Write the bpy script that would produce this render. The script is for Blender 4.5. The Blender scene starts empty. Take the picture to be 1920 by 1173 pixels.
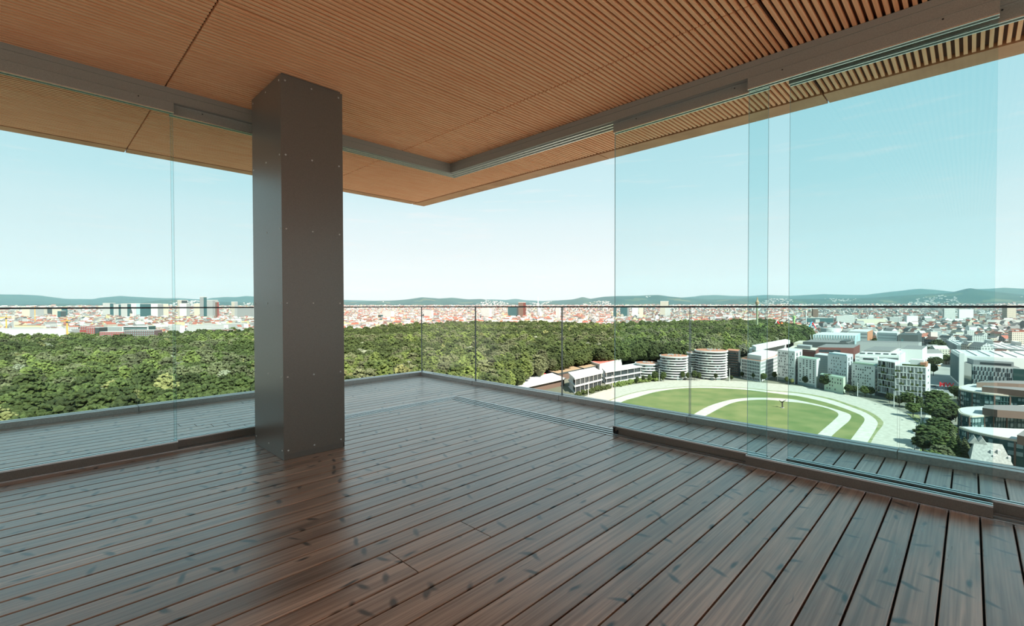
import bpy, bmesh, math, random
import numpy as np
from mathutils import Vector, Matrix

scene = bpy.context.scene
C = scene.collection
rnd = random.Random(7)
nrng = np.random.default_rng(11)

# ------------------------------------------------------------------ camera
EYE = 1.2                      # eye above the deck; deck top is z = 0
FPX, YAW, PITCH, ROLL = 882.257, math.radians(44.2753), math.radians(.86667), math.radians(-.12187)
IW, IH = 1920, 1173
_cy, _sy = math.cos(YAW), math.sin(YAW)
FWD = np.array([_cy*math.cos(PITCH), _sy*math.cos(PITCH), -math.sin(PITCH)])
_r = np.array([_sy, -_cy, 0.0]); _u = np.cross(_r, FWD)
RGT = math.cos(ROLL)*_r + math.sin(ROLL)*_u
UPV = -math.sin(ROLL)*_r + math.cos(ROLL)*_u
cam_d = bpy.data.cameras.new('camera'); cam = bpy.data.objects.new('camera', cam_d); C.objects.link(cam)
cam_d.sensor_width = 36.0; cam_d.lens = 36.0*FPX/IW; cam_d.clip_start = .05; cam_d.clip_end = 60000
cam.matrix_world = Matrix(((RGT[0], UPV[0], -FWD[0], 0), (RGT[1], UPV[1], -FWD[1], 0), (RGT[2], UPV[2], -FWD[2], EYE), (0, 0, 0, 1)))
scene.camera = cam

# ------------------------------------------------------------------ sky, sun, exposure
scene.view_settings.view_transform = 'Standard'
scene.view_settings.look = 'None'
scene.view_settings.gamma = 1.0
scene.view_settings.use_curve_mapping = False
scene.view_settings.exposure = 0.42
scene.cycles.use_denoising = True
scene.cycles.max_bounces = 10
scene.cycles.diffuse_bounces = 5
scene.cycles.glossy_bounces = 4
scene.cycles.transparent_max_bounces = 24
scene.cycles.volume_bounces = 0

world = bpy.data.worlds.new('sky'); scene.world = world; world.use_nodes = True
wn, wl = world.node_tree.nodes, world.node_tree.links
wn.clear()
w_out = wn.new('ShaderNodeOutputWorld'); w_bg = wn.new('ShaderNodeBackground')
w_tc = wn.new('ShaderNodeTexCoord'); w_sep = wn.new('ShaderNodeSeparateXYZ'); w_ramp = wn.new('ShaderNodeValToRGB')
wl.new(w_tc.outputs['Generated'], w_sep.inputs[0]); wl.new(w_sep.outputs['Z'], w_ramp.inputs[0])
cr = w_ramp.color_ramp
cr.elements[0].position = 0.0; cr.elements[0].color = (.605, .635, .645, 1)
cr.elements[1].position = 1.0; cr.elements[1].color = (.25, .44, .56, 1)
for p, c in ((.08, (.635, .675, .687, 1)), (.17, (.565, .665, .69, 1)), (.22, (.48, .64, .675, 1)), (.36, (.40, .605, .655, 1)), (.6, (.32, .535, .625, 1))):
    e = cr.elements.new(p); e.color = c
# faint wisps of cloud low over the hills
w_map = wn.new('ShaderNodeMapping'); w_map.inputs['Scale'].default_value = (2.2, 2.2, 26)
w_noise = wn.new('ShaderNodeTexNoise'); w_noise.inputs['Scale'].default_value = 3.2; w_noise.inputs['Detail'].default_value = 6; w_noise.inputs['Roughness'].default_value = .62
w_cr = wn.new('ShaderNodeValToRGB'); w_cr.color_ramp.elements[0].position = .56; w_cr.color_ramp.elements[1].position = .76
w_mul = wn.new('ShaderNodeMath'); w_mul.operation = 'MULTIPLY'; w_mul.inputs[1].default_value = .5
w_mix = wn.new('ShaderNodeMixRGB'); w_mix.inputs[2].default_value = (.72, .69, .685, 1)
wl.new(w_tc.outputs['Generated'], w_map.inputs[0]); wl.new(w_map.outputs[0], w_noise.inputs['Vector'])
wl.new(w_noise.outputs['Fac'], w_cr.inputs[0]); wl.new(w_cr.outputs[0], w_mul.inputs[0])
wl.new(w_mul.outputs[0], w_mix.inputs[0]); wl.new(w_ramp.outputs[0], w_mix.inputs[1])
wl.new(w_mix.outputs[0], w_bg.inputs['Color']); w_bg.inputs['Strength'].default_value = 1.0
wl.new(w_bg.outputs[0], w_out.inputs[0])

SUN_TO = Vector((-.30, -1.0, .98)).normalized()
sun_d = bpy.data.lights.new('sun', 'SUN'); sun_d.energy = 8.8; sun_d.angle = math.radians(.6); sun_d.color = (1.0, .93, .82)
sun = bpy.data.objects.new('sun', sun_d); C.objects.link(sun)
sun.rotation_euler = SUN_TO.to_track_quat('Z', 'Y').to_euler()
sun.location = (0, 0, 40)

# ------------------------------------------------------------------ helpers
GZ = -75.0                     # street level below the terrace
def ray(px, py): return FWD + RGT*(px-IW/2)/FPX - UPV*(py-IH/2)/FPX
def gp(px, py, z=GZ):          # survey: image direction -> point on the level z
    d = ray(px, py); t = (z-EYE)/d[2]
    return Vector((d[0]*t, d[1]*t, z))
def bearing(px):               # horizontal bearing (rad from +X, ccw)
    d = ray(px, 575); return math.atan2(d[1], d[0])
def at_dist(px, D, z=GZ):
    b = bearing(px); return Vector((D*math.cos(b), D*math.sin(b), z))
def depth(p): return p[0]*FWD[0]+p[1]*FWD[1]+(p[2]-EYE)*FWD[2]
def height_for(base, py_top, px=None):   # height of a thing at base whose top is seen at row py_top
    pxx = IW/2 + FPX*(np.dot(np.array(base)-np.array([0, 0, EYE]), RGT))/depth(base)
    d = ray(pxx, py_top); hd = math.hypot(d[0], d[1]); D = math.hypot(base[0], base[1])
    return EYE + d[2]/hd*D - base[2]

class MB:
    def __init__(s): s.v = []; s.f = []; s.m = []
    def quadf(s, pts, m=0):
        n = len(s.v); s.v += [tuple(p) for p in pts]; s.f.append(tuple(range(n, n+len(pts)))); s.m.append(m); return s
    def box(s, x0, x1, y0, y1, z0, z1, m=0):
        return s.hexa([(x0, y0, z0), (x1, y0, z0), (x1, y1, z0), (x0, y1, z0), (x0, y0, z1), (x1, y0, z1), (x1, y1, z1), (x0, y1, z1)], m)
    def hexa(s, p, m=0, mt=None):
        n = len(s.v); s.v += [tuple(q) for q in p]
        for k, f in enumerate(((0, 3, 2, 1), (4, 5, 6, 7), (0, 1, 5, 4), (1, 2, 6, 5), (2, 3, 7, 6), (3, 0, 4, 7))):
            s.f.append(tuple(n+i for i in f)); s.m.append(mt if (k == 1 and mt is not None) else m)
        return s
    def obox(s, O, U, V, u0, u1, v0, v1, z0, z1, m=0, mt=None):
        P = [O+U*a+V*b for a, b in ((u0, v0), (u1, v0), (u1, v1), (u0, v1))]
        if U.cross(V).z < 0: P = [P[0], P[3], P[2], P[1]]
        return s.hexa([(p.x, p.y, z0) for p in P]+[(p.x, p.y, z1) for p in P], m, mt)
    def prism(s, pts, z0, z1, m=0, mt=None):          # polygon (ccw) extruded
        n = len(s.v); k = len(pts)
        s.v += [(p[0], p[1], z0) for p in pts]+[(p[0], p[1], z1) for p in pts]
        s.f.append(tuple(n+i for i in reversed(range(k)))); s.m.append(m)
        s.f.append(tuple(n+k+i for i in range(k))); s.m.append(m if mt is None else mt)
        for i in range(k):
            j = (i+1) % k; s.f.append((n+i, n+j, n+k+j, n+k+i)); s.m.append(m)
        return s
    def cyl(s, c, r, z0, z1, seg=24, m=0, mt=None, r1=None):
        r1 = r if r1 is None else r1
        n = len(s.v); A = [2*math.pi*i/seg for i in range(seg)]
        s.v += [(c[0]+r*math.cos(a), c[1]+r*math.sin(a), z0) for a in A]+[(c[0]+r1*math.cos(a), c[1]+r1*math.sin(a), z1) for a in A]
        s.f.append(tuple(n+i for i in reversed(range(seg)))); s.m.append(m)
        s.f.append(tuple(n+seg+i for i in range(seg))); s.m.append(m if mt is None else mt)
        for i in range(seg):
            j = (i+1) % seg; s.f.append((n+i, n+j, n+seg+j, n+seg+i)); s.m.append(m)
        return s
    def tube(s, a, b, r, seg=6, m=0, r1=None):
        a = Vector(a); b = Vector(b); d = (b-a).normalized(); r1 = r if r1 is None else r1
        x = d.orthogonal().normalized(); y = d.cross(x); n = len(s.v)
        for p, rr in ((a, r), (b, r1)):
            s.v += [tuple(p+(x*math.cos(2*math.pi*i/seg)+y*math.sin(2*math.pi*i/seg))*rr) for i in range(seg)]
        for i in range(seg):
            j = (i+1) % seg; s.f.append((n+i, n+j, n+seg+j, n+seg+i)); s.m.append(m)
        s.f.append(tuple(n+i for i in reversed(range(seg)))); s.m.append(m)
        s.f.append(tuple(n+seg+i for i in range(seg))); s.m.append(m)
        return s
    def mesh(s, name, mats):
        me = bpy.data.meshes.new(name); me.from_pydata(s.v, [], s.f)
        for m in (mats if isinstance(mats, (list, tuple)) else [mats]): me.materials.append(m)
        if any(s.m): me.polygons.foreach_set('material_index', s.m)
        me.update(); return me
    def build(s, name, mats, parent=None, loc=None):
        return link(name, s.mesh(name, mats), parent, loc)

def link(name, data, parent=None, loc=None):
    o = bpy.data.objects.new(name, data); C.objects.link(o)
    if parent: o.parent = parent
    if loc is not None: o.location = loc
    return o
def tag(o, label=None, cat=None, group=None, kind=None):
    if label: o['label'] = label
    if cat: o['category'] = cat
    if group: o['group'] = group
    if kind: o['kind'] = kind
    return o
def empty(name, loc, label=None, cat=None, group=None, kind=None):
    o = link(name, None, None, loc); o.empty_display_size = .2
    return tag(o, label, cat, group, kind)

# ------------------------------------------------------------------ materials
def mat(name, col, rough=.6, metal=0.0, spec=None, bump=None):
    m = bpy.data.materials.new(name); m.use_nodes = True
    b = m.node_tree.nodes['Principled BSDF']
    b.inputs['Base Color'].default_value = (*col, 1); b.inputs['Roughness'].default_value = rough; b.inputs['Metallic'].default_value = metal
    if spec is not None: b.inputs['Specular IOR Level'].default_value = spec
    return m
def nodes(m): return m.node_tree.nodes, m.node_tree.links, m.node_tree.nodes['Principled BSDF']
def vary(m, scale, c0, c1, detail=4, rough=None, stretch=None, coord='Object', bump=0.0, bump_dist=.01, rnd_off=False, p0=.35, p1=.65):
    n, l, b = nodes(m)
    tc = n.new('ShaderNodeTexCoord'); mp = n.new('ShaderNodeMapping'); t = n.new('ShaderNodeTexNoise'); r = n.new('ShaderNodeValToRGB')
    if stretch: mp.inputs['Scale'].default_value = stretch
    t.inputs['Scale'].default_value = scale; t.inputs['Detail'].default_value = detail
    l.new(tc.outputs[coord], mp.inputs[0]); l.new(mp.outputs[0], t.inputs['Vector']); l.new(t.outputs['Fac'], r.inputs[0])
    if rnd_off:
        oi = n.new('ShaderNodeObjectInfo'); mm = n.new('ShaderNodeMath'); mm.operation = 'MULTIPLY'; mm.inputs[1].default_value = 50
        l.new(oi.outputs['Random'], mm.inputs[0]); l.new(mm.outputs[0], mp.inputs['Location'])
    r.color_ramp.elements[0].color = (*c0, 1); r.color_ramp.elements[1].color = (*c1, 1)
    r.color_ramp.elements[0].position = p0; r.color_ramp.elements[1].position = p1
    l.new(r.outputs[0], b.inputs['Base Color'])
    if bump:
        bp = n.new('ShaderNodeBump'); bp.inputs['Strength'].default_value = bump; bp.inputs['Distance'].default_value = bump_dist
        l.new(t.outputs['Fac'], bp.inputs['Height']); l.new(bp.outputs[0], b.inputs['Normal'])
    return m

def deck_wood():
    m = mat('deck_wood', (.2, .15, .12), .42); n, l, b = nodes(m)
    b.inputs['Specular IOR Level'].default_value = .5
    b.inputs['Coat Weight'].default_value = .65; b.inputs['Coat Roughness'].default_value = .30; b.inputs['Coat IOR'].default_value = 1.55
    tc = n.new('ShaderNodeTexCoord'); oi = n.new('ShaderNodeObjectInfo')
    mul = n.new('ShaderNodeVectorMath'); mul.operation = 'MULTIPLY_ADD'; mul.inputs[1].default_value = (37, 11, 5)
    cmb = n.new('ShaderNodeCombineXYZ')
    for i in range(3): l.new(oi.outputs['Random'], cmb.inputs[i])
    l.new(cmb.outputs[0], mul.inputs[0]); l.new(tc.outputs['Object'], mul.inputs[2])
    def mapped(sc):
        mp = n.new('ShaderNodeMapping'); mp.inputs['Scale'].default_value = sc; l.new(mul.outputs[0], mp.inputs[0]); return mp
    # fine grain along the board
    g = n.new('ShaderNodeTexNoise'); g.inputs['Scale'].default_value = 1; g.inputs['Detail'].default_value = 5; g.inputs['Distortion'].default_value = .6
    l.new(mapped((1.6, 75, 20)).outputs[0], g.inputs['Vector'])
    # broad stain
    s_ = n.new('ShaderNodeTexNoise'); s_.inputs['Scale'].default_value = 1; s_.inputs['Detail'].default_value = 3
    l.new(mapped((1.7, 9, 3)).outputs[0], s_.inputs['Vector'])
    r1 = n.new('ShaderNodeValToRGB'); e = r1.color_ramp.elements
    e[0].position = .34; e[0].color = (.270, .178, .130, 1); e[1].position = .66; e[1].color = (.54, .400, .316, 1)
    l.new(g.outputs['Fac'], r1.inputs[0])
    r2 = n.new('ShaderNodeValToRGB'); e = r2.color_ramp.elements
    e[0].position = .35; e[0].color = (.62, .60, .60, 1); e[1].position = .68; e[1].color = (1.12, 1.08, 1.05, 1)
    l.new(s_.outputs['Fac'], r2.inputs[0])
    mx = n.new('ShaderNodeMixRGB'); mx.blend_type = 'MULTIPLY'; mx.inputs[0].default_value = .85
    l.new(r1.outputs[0], mx.inputs[1]); l.new(r2.outputs[0], mx.inputs[2])
    # knots: small dark eyes and slanting whisker knots running across the board
    cur = mx.outputs[0]
    for sc, rot, th0, th1, colr, fac, msk in (((1.6, 6.5, 1), 0, .03, .085, (.022, .017, .016, 1), 1, .45), ((7.0, 2.2, 1), .42, .05, .13, (.045, .035, .032, 1), .95, .50), ((7.0, 2.4, 1), -.45, .05, .13, (.042, .034, .030, 1), .95, .50), ((.55, 9, 1), .04, .0, .04, (.03, .022, .02, 1), .8, .55)):
        dn = n.new('ShaderNodeTexNoise'); dn.inputs['Scale'].default_value = 7; dn.inputs['Detail'].default_value = 1
        l.new(mul.outputs[0], dn.inputs['Vector'])
        ds = n.new('ShaderNodeVectorMath'); ds.operation = 'MULTIPLY_ADD'; ds.inputs[1].default_value = (.07, .05, 0)
        l.new(dn.outputs['Color'], ds.inputs[0]); l.new(mul.outputs[0], ds.inputs[2])
        rt = n.new('ShaderNodeMapping'); rt.inputs['Rotation'].default_value = (0, 0, rot); rt.inputs['Location'].default_value = (rot*9, rot*4, 0); l.new(ds.outputs[0], rt.inputs[0])
        mp = n.new('ShaderNodeMapping'); mp.inputs['Scale'].default_value = sc; l.new(rt.outputs[0], mp.inputs[0])
        v = n.new('ShaderNodeTexVoronoi'); v.inputs['Scale'].default_value = 1; v.voronoi_dimensions = '2D'; v.inputs['Randomness'].default_value = 1
        l.new(mp.outputs[0], v.inputs['Vector'])
        rr = n.new('ShaderNodeMapRange'); rr.inputs['From Min'].default_value = th0; rr.inputs['From Max'].default_value = th1; rr.inputs['To Min'].default_value = fac; rr.inputs['To Max'].default_value = 0
        l.new(v.outputs['Distance'], rr.inputs[0])
        sp = n.new('ShaderNodeSeparateColor'); l.new(v.outputs['Color'], sp.inputs[0])
        gt = n.new('ShaderNodeMath'); gt.operation = 'GREATER_THAN'; gt.inputs[1].default_value = msk; l.new(sp.outputs[0], gt.inputs[0])
        mm = n.new('ShaderNodeMath'); mm.operation = 'MULTIPLY'; l.new(rr.outputs[0], mm.inputs[0]); l.new(gt.outputs[0], mm.inputs[1])
        mk = n.new('ShaderNodeMixRGB'); mk.inputs[2].default_value = colr
        l.new(mm.outputs[0], mk.inputs[0]); l.new(cur, mk.inputs[1]); cur = mk.outputs[0]
    hs = n.new('ShaderNodeHueSaturation'); mr = n.new('ShaderNodeMapRange')
    mr.inputs['To Min'].default_value = .78; mr.inputs['To Max'].default_value = 1.2
    l.new(oi.outputs['Random'], mr.inputs[0]); l.new(mr.outputs[0], hs.inputs['Value']); l.new(cur, hs.inputs['Color'])
    l.new(hs.outputs[0], b.inputs['Base Color'])
    bp = n.new('ShaderNodeBump'); bp.inputs['Strength'].default_value = .25; bp.inputs['Distance'].default_value = .0008
    l.new(g.outputs['Fac'], bp.inputs['Height']); l.new(bp.outputs[0], b.inputs['Normal'])
    rg = n.new('ShaderNodeMapRange'); rg.inputs['To Min'].default_value = .22; rg.inputs['To Max'].default_value = .40
    l.new(s_.outputs['Fac'], rg.inputs[0]); l.new(rg.outputs[0], b.inputs['Roughness'])
    return m

def glass_mat(name, tint, refl=1.0):
    m = bpy.data.materials.new(name); m.use_nodes = True; n, l = m.node_tree.nodes, m.node_tree.links; n.clear()
    out = n.new('ShaderNodeOutputMaterial'); tr = n.new('ShaderNodeBsdfTransparent'); gl = n.new('ShaderNodeBsdfGlossy'); mx = n.new('ShaderNodeMixShader'); fr = n.new('ShaderNodeFresnel')
    tr.inputs[0].default_value = (*tint, 1); gl.inputs['Roughness'].default_value = .0; fr.inputs['IOR'].default_value = 1.38
    mu = n.new('ShaderNodeMath'); mu.operation = 'MULTIPLY'; mu.inputs[1].default_value = refl; l.new(fr.outputs[0], mu.inputs[0])
    l.new(mu.outputs[0], mx.inputs[0]); l.new(tr.outputs[0], mx.inputs[1]); l.new(gl.outputs[0], mx.inputs[2]); l.new(mx.outputs[0], out.inputs[0])
    return m

M = {}
M['deck'] = deck_wood()
M['slat'] = vary(mat('slat_wood', (.5, .27, .13), .55), 1, (.90, .43, .215), (.97, .57, .32), detail=5, stretch=(3, 60, 60), rnd_off=True)
M['backing'] = mat('slat_backing', (.10, .045, .022), .8)  # near-black brown: the shade in the grooves is put into this colour
M['fascia'] = vary(mat('fascia_wood', (.42, .2, .1), .5), 3, (.50, .235, .115), (.64, .33, .17), detail=4, stretch=(1, 1, 1))
M['metal'] = vary(mat('bronze_grey_paint', (.2, .19, .165), .30, .35), 220, (.150, .136, .115), (.188, .170, .145), detail=2)
M['metal_dark'] = mat('grey_profile', (.15, .142, .125), .38, .4)
M['alu'] = mat('brushed_aluminium', (.80, .82, .82), .25, .9)
M['head'] = vary(mat('head_rail_paint', (.3, .29, .25), .4, .15), 220, (.27, .262, .225), (.33, .318, .275), detail=2)
M['kerb'] = vary(mat('kerb_sheet', (.42, .42, .40), .3, .4), 60, (.38, .38, .36), (.46, .46, .44))
M['steel'] = mat('steel_screw', (.55, .55, .53), .3, .9)
M['black'] = mat('black_plastic', (.012, .012, .012), .4)
M['rubber'] = mat('dark_rubber', (.02, .022, .024), .5)
M['glass'] = glass_mat('sliding_glass', (.894, .965, .970), .3)
M['glass_edge'] = mat('glass_edge', (.20, .33, .34), .12)
M['rail_glass'] = glass_mat('balustrade_glass', (.985, .995, .992), .05)
M['rail_edge'] = mat('balustrade_edge', (.09, .12, .12), .15)
M['wall'] = vary(mat('pale_plaster', (.7, .68, .65), .8), 3, (.70, .67, .63), (.76, .73, .69))
M['roofslab'] = mat('roof_slab', (.35, .35, .34), .8)
M['sub'] = mat('deck_underside', (.03, .025, .022), .9)

# ------------------------------------------------------------------ the terrace: floor
PITCH_Y, GAP_Y, GAP0 = .13, .008, .082
X_IN, X_TR0, X_TR1, X_K0, X_K1 = -6.0, 3.742, 3.948, 4.704, 4.862
Y_BACK, Y_TR0, Y_TR1, Y_K0, Y_K1 = -10.5, 4.733, 4.902, 6.803, 6.96  # deck extended unseen behind the viewer to bounce sunlight onto the ceiling
floor = empty('floor', (0, 0, 0), 'weathered brown timber decking of the roof terrace', 'floor', kind='structure')
MB().box(X_IN, X_K1, Y_BACK, Y_K1, -.30, -.034).build('deck_base', M['sub'], floor)
plank_cache = {}
def plank(x0, x1, y0, y1):
    L, Wd = round(x1-x0, 4), round(y1-y0, 4)
    if (L, Wd) not in plank_cache:
        c, h, hw = .003, .026, Wd/2
        prof = [(-hw, -h), (hw, -h), (hw, -c), (hw-c, 0), (-hw+c, 0), (-hw, -c)]
        mb = MB(); n = len(prof)
        mb.v = [(-L/2, a, z) for a, z in prof]+[(L/2, a, z) for a, z in prof]
        mb.f = [tuple(range(n)), tuple(reversed(range(n, 2*n)))]+[(i, n+i, n+(i+1) % n, (i+1) % n) for i in range(n)]
        mb.f = [tuple(reversed(f)) for f in mb.f]; mb.m = [0]*len(mb.f)
        plank_cache[(L, Wd)] = mb.mesh('plank', M['deck'])
    o = link('plank', plank_cache[(L, Wd)], floor, ((x0+x1)/2, (y0+y1)/2, 0))
    return o
k = -82
while True:
    y0 = GAP0+PITCH_Y*k+GAP_Y/2; y1 = y0+PITCH_Y-GAP_Y; k += 1
    if y0 > Y_K0-.03: break
    if y0 < Y_BACK: continue
    y1 = min(y1, Y_K0-.004); kk = k-1
    if y1 <= Y_TR0+.01:                                   # inside the glazing
        cut = 1.664 if kk == 14 else 1.665 if kk == 13 else None
        y1 = min(y1, Y_TR0-.004)
        cuts = [X_IN+.004]
        if kk == 14: cuts += [1.212, 1.664]
        elif kk == 13: cuts += [1.211, 1.662]
        else: cuts += [-1.9+.37*((kk*7) % 5)] if kk % 2 else []
        cuts = sorted(cuts)+[X_TR0-.004]
        for a, b_ in zip(cuts[:-1], cuts[1:]):
            plank(a+.0025, b_-.0025, y0, y1)
        plank(X_TR1+.004, X_K0-.004, y0, y1)
    elif y0 >= Y_TR1-.09:                                 # outside strip beyond the left glazing
        y0 = max(y0, Y_TR1+.004)
        if y1-y0 < .02: continue
        j = 1.62-.115*((kk-38) % 6)+.8*((kk-38)//6)
        cuts = [X_IN+.004, j, X_K0-.004]
        for a, b_ in zip(cuts[:-1], cuts[1:]): plank(a+.0025, b_-.0025, y0, y1)
    else:
        if y0 < Y_TR0-.03: plank(X_IN+.004, X_TR0-.004, y0, Y_TR0-.004)
        plank(X_TR1+.004, X_K0-.004, y0, y1)
        if y1 > Y_TR1+.03: plank(X_IN+.004, X_TR1, Y_TR1+.004, y1)

# floor channels of the sliding glazing
tr = empty('trim_1', (0, 0, 0), 'flush aluminium floor channel of the sliding glazing, four bright ridges', 'floor channel', kind='structure')
MB().prism([(X_IN, Y_TR0), (X_TR0, Y_TR0), (X_TR0, Y_BACK), (X_TR1, Y_BACK), (X_TR1, Y_TR1), (X_IN, Y_TR1)], -.03, -.016).build('channel_bed', M['metal_dark'], tr)
for i in range(4):
    t0 = i/3*.94; wr = .017
    xa = X_TR0+t0*(X_TR1-X_TR0-wr)*1.06; ya = Y_TR0+t0*(Y_TR1-Y_TR0-wr)*1.06
    MB().prism([(X_IN, ya), (xa, ya), (xa, Y_BACK), (xa+wr, Y_BACK), (xa+wr, ya+wr), (X_IN, ya+wr)], -.016, .004).build('ridge', M['alu'], tr)

# outer kerb
kerb = empty('trim_2', (0, 0, 0), 'grey sheet metal kerb along the terrace edge carrying the glass balustrade', 'kerb', kind='structure')
def kerb_seg(pts): MB().prism(pts, -.02, .058).build('kerb_segment', M['kerb'], kerb)
KW = .062; g_ = .003
def kerb_run(a, b, axis):
    # two sheet upstands with the glass slot between
    for o0, o1, zt in ((0, KW, .058), (KW+.022, .157, .058), (KW, KW+.022, .030)):
        if axis == 'y': MB().box(X_K0+o0, X_K0+o1, a+g_, b-g_, -.02, zt).build('kerb_segment', M['kerb'], kerb)
        else: MB().box(a+g_, b-g_, Y_K0+o0, Y_K0+o1, -.02, zt).build('kerb_segment', M['kerb'], kerb)
ys = [-10.5, -9.68, -8.0, -6.32, -4.64, -2.96, -1.28, .40, 2.08, 3.76, 5.44, 6.56]
for a, b in zip(ys[:-1], ys[1:]): kerb_run(a, b, 'y')
xs = [-6.0, -2.76, .86, 4.48]
for a, b in zip(xs[:-1], xs[1:]): kerb_run(a, b, 'x')
MB().prism([(X_K0, 6.563), (X_K1, 6.563), (X_K1, Y_K1), (4.483, Y_K1), (4.483, Y_K0), (X_K0, Y_K0)], -.02, .058).build('kerb_segment', M['kerb'], kerb)

# glass balustrades
def balustrade(label, axis, joints, fixed):
    root = empty('glass_balustrade', (fixed, joints[0], .05) if axis == 'y' else (joints[0], fixed, .05), label, 'balustrade', 'terrace balustrades')
    loc = Vector(root.location)
    for a, b in zip(joints[:-1], joints[1:]):
        a2, b2 = a+.007, b-.007
        p = MB()
        if axis == 'y':
            p.box(fixed-.008, fixed+.008, a2, b2, .032, 1.182, 0)
        else:
            p.box(a2, b2, fixed-.008, fixed+.008, .032, 1.182, 0)
        for i in ((2, 4) if axis == 'y' else (3, 5)): p.m[i] = 1
        p.v = [tuple(Vector(v)-loc) for v in p.v]
        p.build('pane', [M['rail_glass'], M['rail_edge']], root)
    a, b = joints[0], joints[-1]
    h = MB()
    if axis == 'y': h.box(fixed-.014, fixed+.014, a, b, 1.178, 1.195)
    else: h.box(a, b, fixed-.014, fixed+.014, 1.178, 1.195)
    h.v = [tuple(Vector(v)-loc) for v in h.v]
    h.build('top_rail', M['rubber'], root)
XG, YG = X_K0+KW+.011, Y_K0+KW+.011
balustrade('frameless glass balustrade with dark top rail in front of the racetrack', 'y', [-2.96, -1.28, .40, 2.08, 3.76, 5.44, YG-.012], XG)
balustrade('frameless glass balustrade with dark top rail in front of the forest', 'x', [-3.05, -1.10, .85, 2.80, XG+.012], YG)

# ------------------------------------------------------------------ sliding glazing
Z_H0, Z_SB, Z_ST = 2.88, .078, 2.80
def sliding(label, axis, front, a, b, latch=False):
    o = empty('sliding_glass_panel', (front+.025, (a+b)/2, 0) if axis == 'y' else ((a+b)/2, front+.025, 0), label, 'glass panel', 'sliding glass panels of the terrace')
    Lh = (b-a)/2
    def bx(u0, u1, t0, t1, z0, z1, m=0, mb=None):
        mb = mb or MB()
        return mb.box(t0, t1, u0, u1, z0, z1, m) if axis == 'y' else mb.box(u0, u1, t0, t1, z0, z1, m)
    bx(-Lh, Lh, -.025, .025, .006, Z_SB-.012).build('bottom_rail', M['metal'], o)
    gk = bx(-Lh, Lh, -.025, -.012, Z_SB-.012, Z_SB); bx(-Lh, Lh, .012, .025, Z_SB-.012, Z_SB, 0, gk)
    gk.build('bottom_gasket', M['alu'], o)
    bx(-Lh, Lh, -.025, .025, Z_ST+.008, 2.884).build('top_rail', M['head'], o)
    gk = bx(-Lh, Lh, -.025, -.014, Z_ST, Z_ST+.008); bx(-Lh, Lh, .014, .025, Z_ST, Z_ST+.008, 0, gk)
    gk.build('top_gasket', M['alu'], o)
    g = bx(-Lh+.004, Lh-.004, -.006, .006, Z_SB-.014, Z_ST+.01)
    for i in ((2, 4) if axis == 'y' else (3, 5)): g.m[i] = 1
    g.build('pane', [M['glass'], M['glass_edge']], o)
    if latch:
        mb = MB()
        for u0, u1, z0, z1 in ((Lh-.022, Lh-.012, .012, .062), (Lh-.030, Lh-.006, .060, .067), (Lh-.052, Lh-.018, .010, .030), (Lh-.056, Lh-.048, .010, .045)):
            bx(u0, u1, -.040, -.024, z0, z1, 0, mb)
        mb.build('latch', M['black'], o)
    for u in (-.42, .42):                                  # screw heads of the top rail
        s = MB(); c = (u, -.0255) if axis == 'x' else (-.0255, u)
        if axis == 'x': s.tube((c[0], -.028, 2.868), (c[0], -.024, 2.868), .005, 8)
        else: s.tube((-.028, c[1], 2.868), (-.024, c[1], 2.868), .005, 8)
        s.build('screw', M['black'], o)
    return o
sliding('glass panel with black latch, nearest the open corner, before the racetrack', 'y', 3.806, 1.078, 2.392, True)
sliding('wide glass panel in the front channel on the right side of the terrace', 'y', 3.746, -.100, 1.203)
sliding('rear glass panel at the right edge, partly behind the wide front panel', 'y', 3.866, -.345, .960)
sliding('large glass panel in the front channel at the left edge of the view', 'x', 4.737, -.448, .855)
sliding('glass panel standing half behind the grey column', 'x', 4.793, .838, 2.141)
sliding('outermost glass panel beyond the left edge of the view', 'x', 4.849, -1.72, -.41)

hd = empty('trim_3', (0, 0, 3), 'bronze-grey head rail of the sliding glazing below the slatted ceiling', 'head rail', kind='structure')
def hbuild(mb, name, m): mb.v = [(v[0], v[1], v[2]-3) for v in mb.v]; return mb.build(name, m, hd)
hbuild(MB().prism([(X_IN, Y_TR0), (X_TR0, Y_TR0), (X_TR0, -4.9), (X_TR1, -4.9), (X_TR1, Y_TR1), (X_IN, Y_TR1)], 2.895, 2.999), 'head_box', M['head'])
hbuild(MB().prism([(X_IN, Y_TR0-.006), (X_TR0-.006, Y_TR0-.006), (X_TR0-.006, -4.9), (X_TR0, -4.9), (X_TR0, Y_TR0), (X_IN, Y_TR0)], 2.955, 2.998), 'cover_strip', M['head'])
for i in range(4):
    t0 = (0, .31, .62, .93)[i]; wr = .012
    xa = X_TR0+t0*(X_TR1-X_TR0-wr); ya = Y_TR0+t0*(Y_TR1-Y_TR0-wr)
    hbuild(MB().prism([(X_IN, ya), (xa, ya), (xa, -4.9), (xa+wr, -4.9), (xa+wr, ya+wr), (X_IN, ya+wr)], 2.884, 2.896), 'guide_ridge', M['alu'] if i else M['head'])

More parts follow.
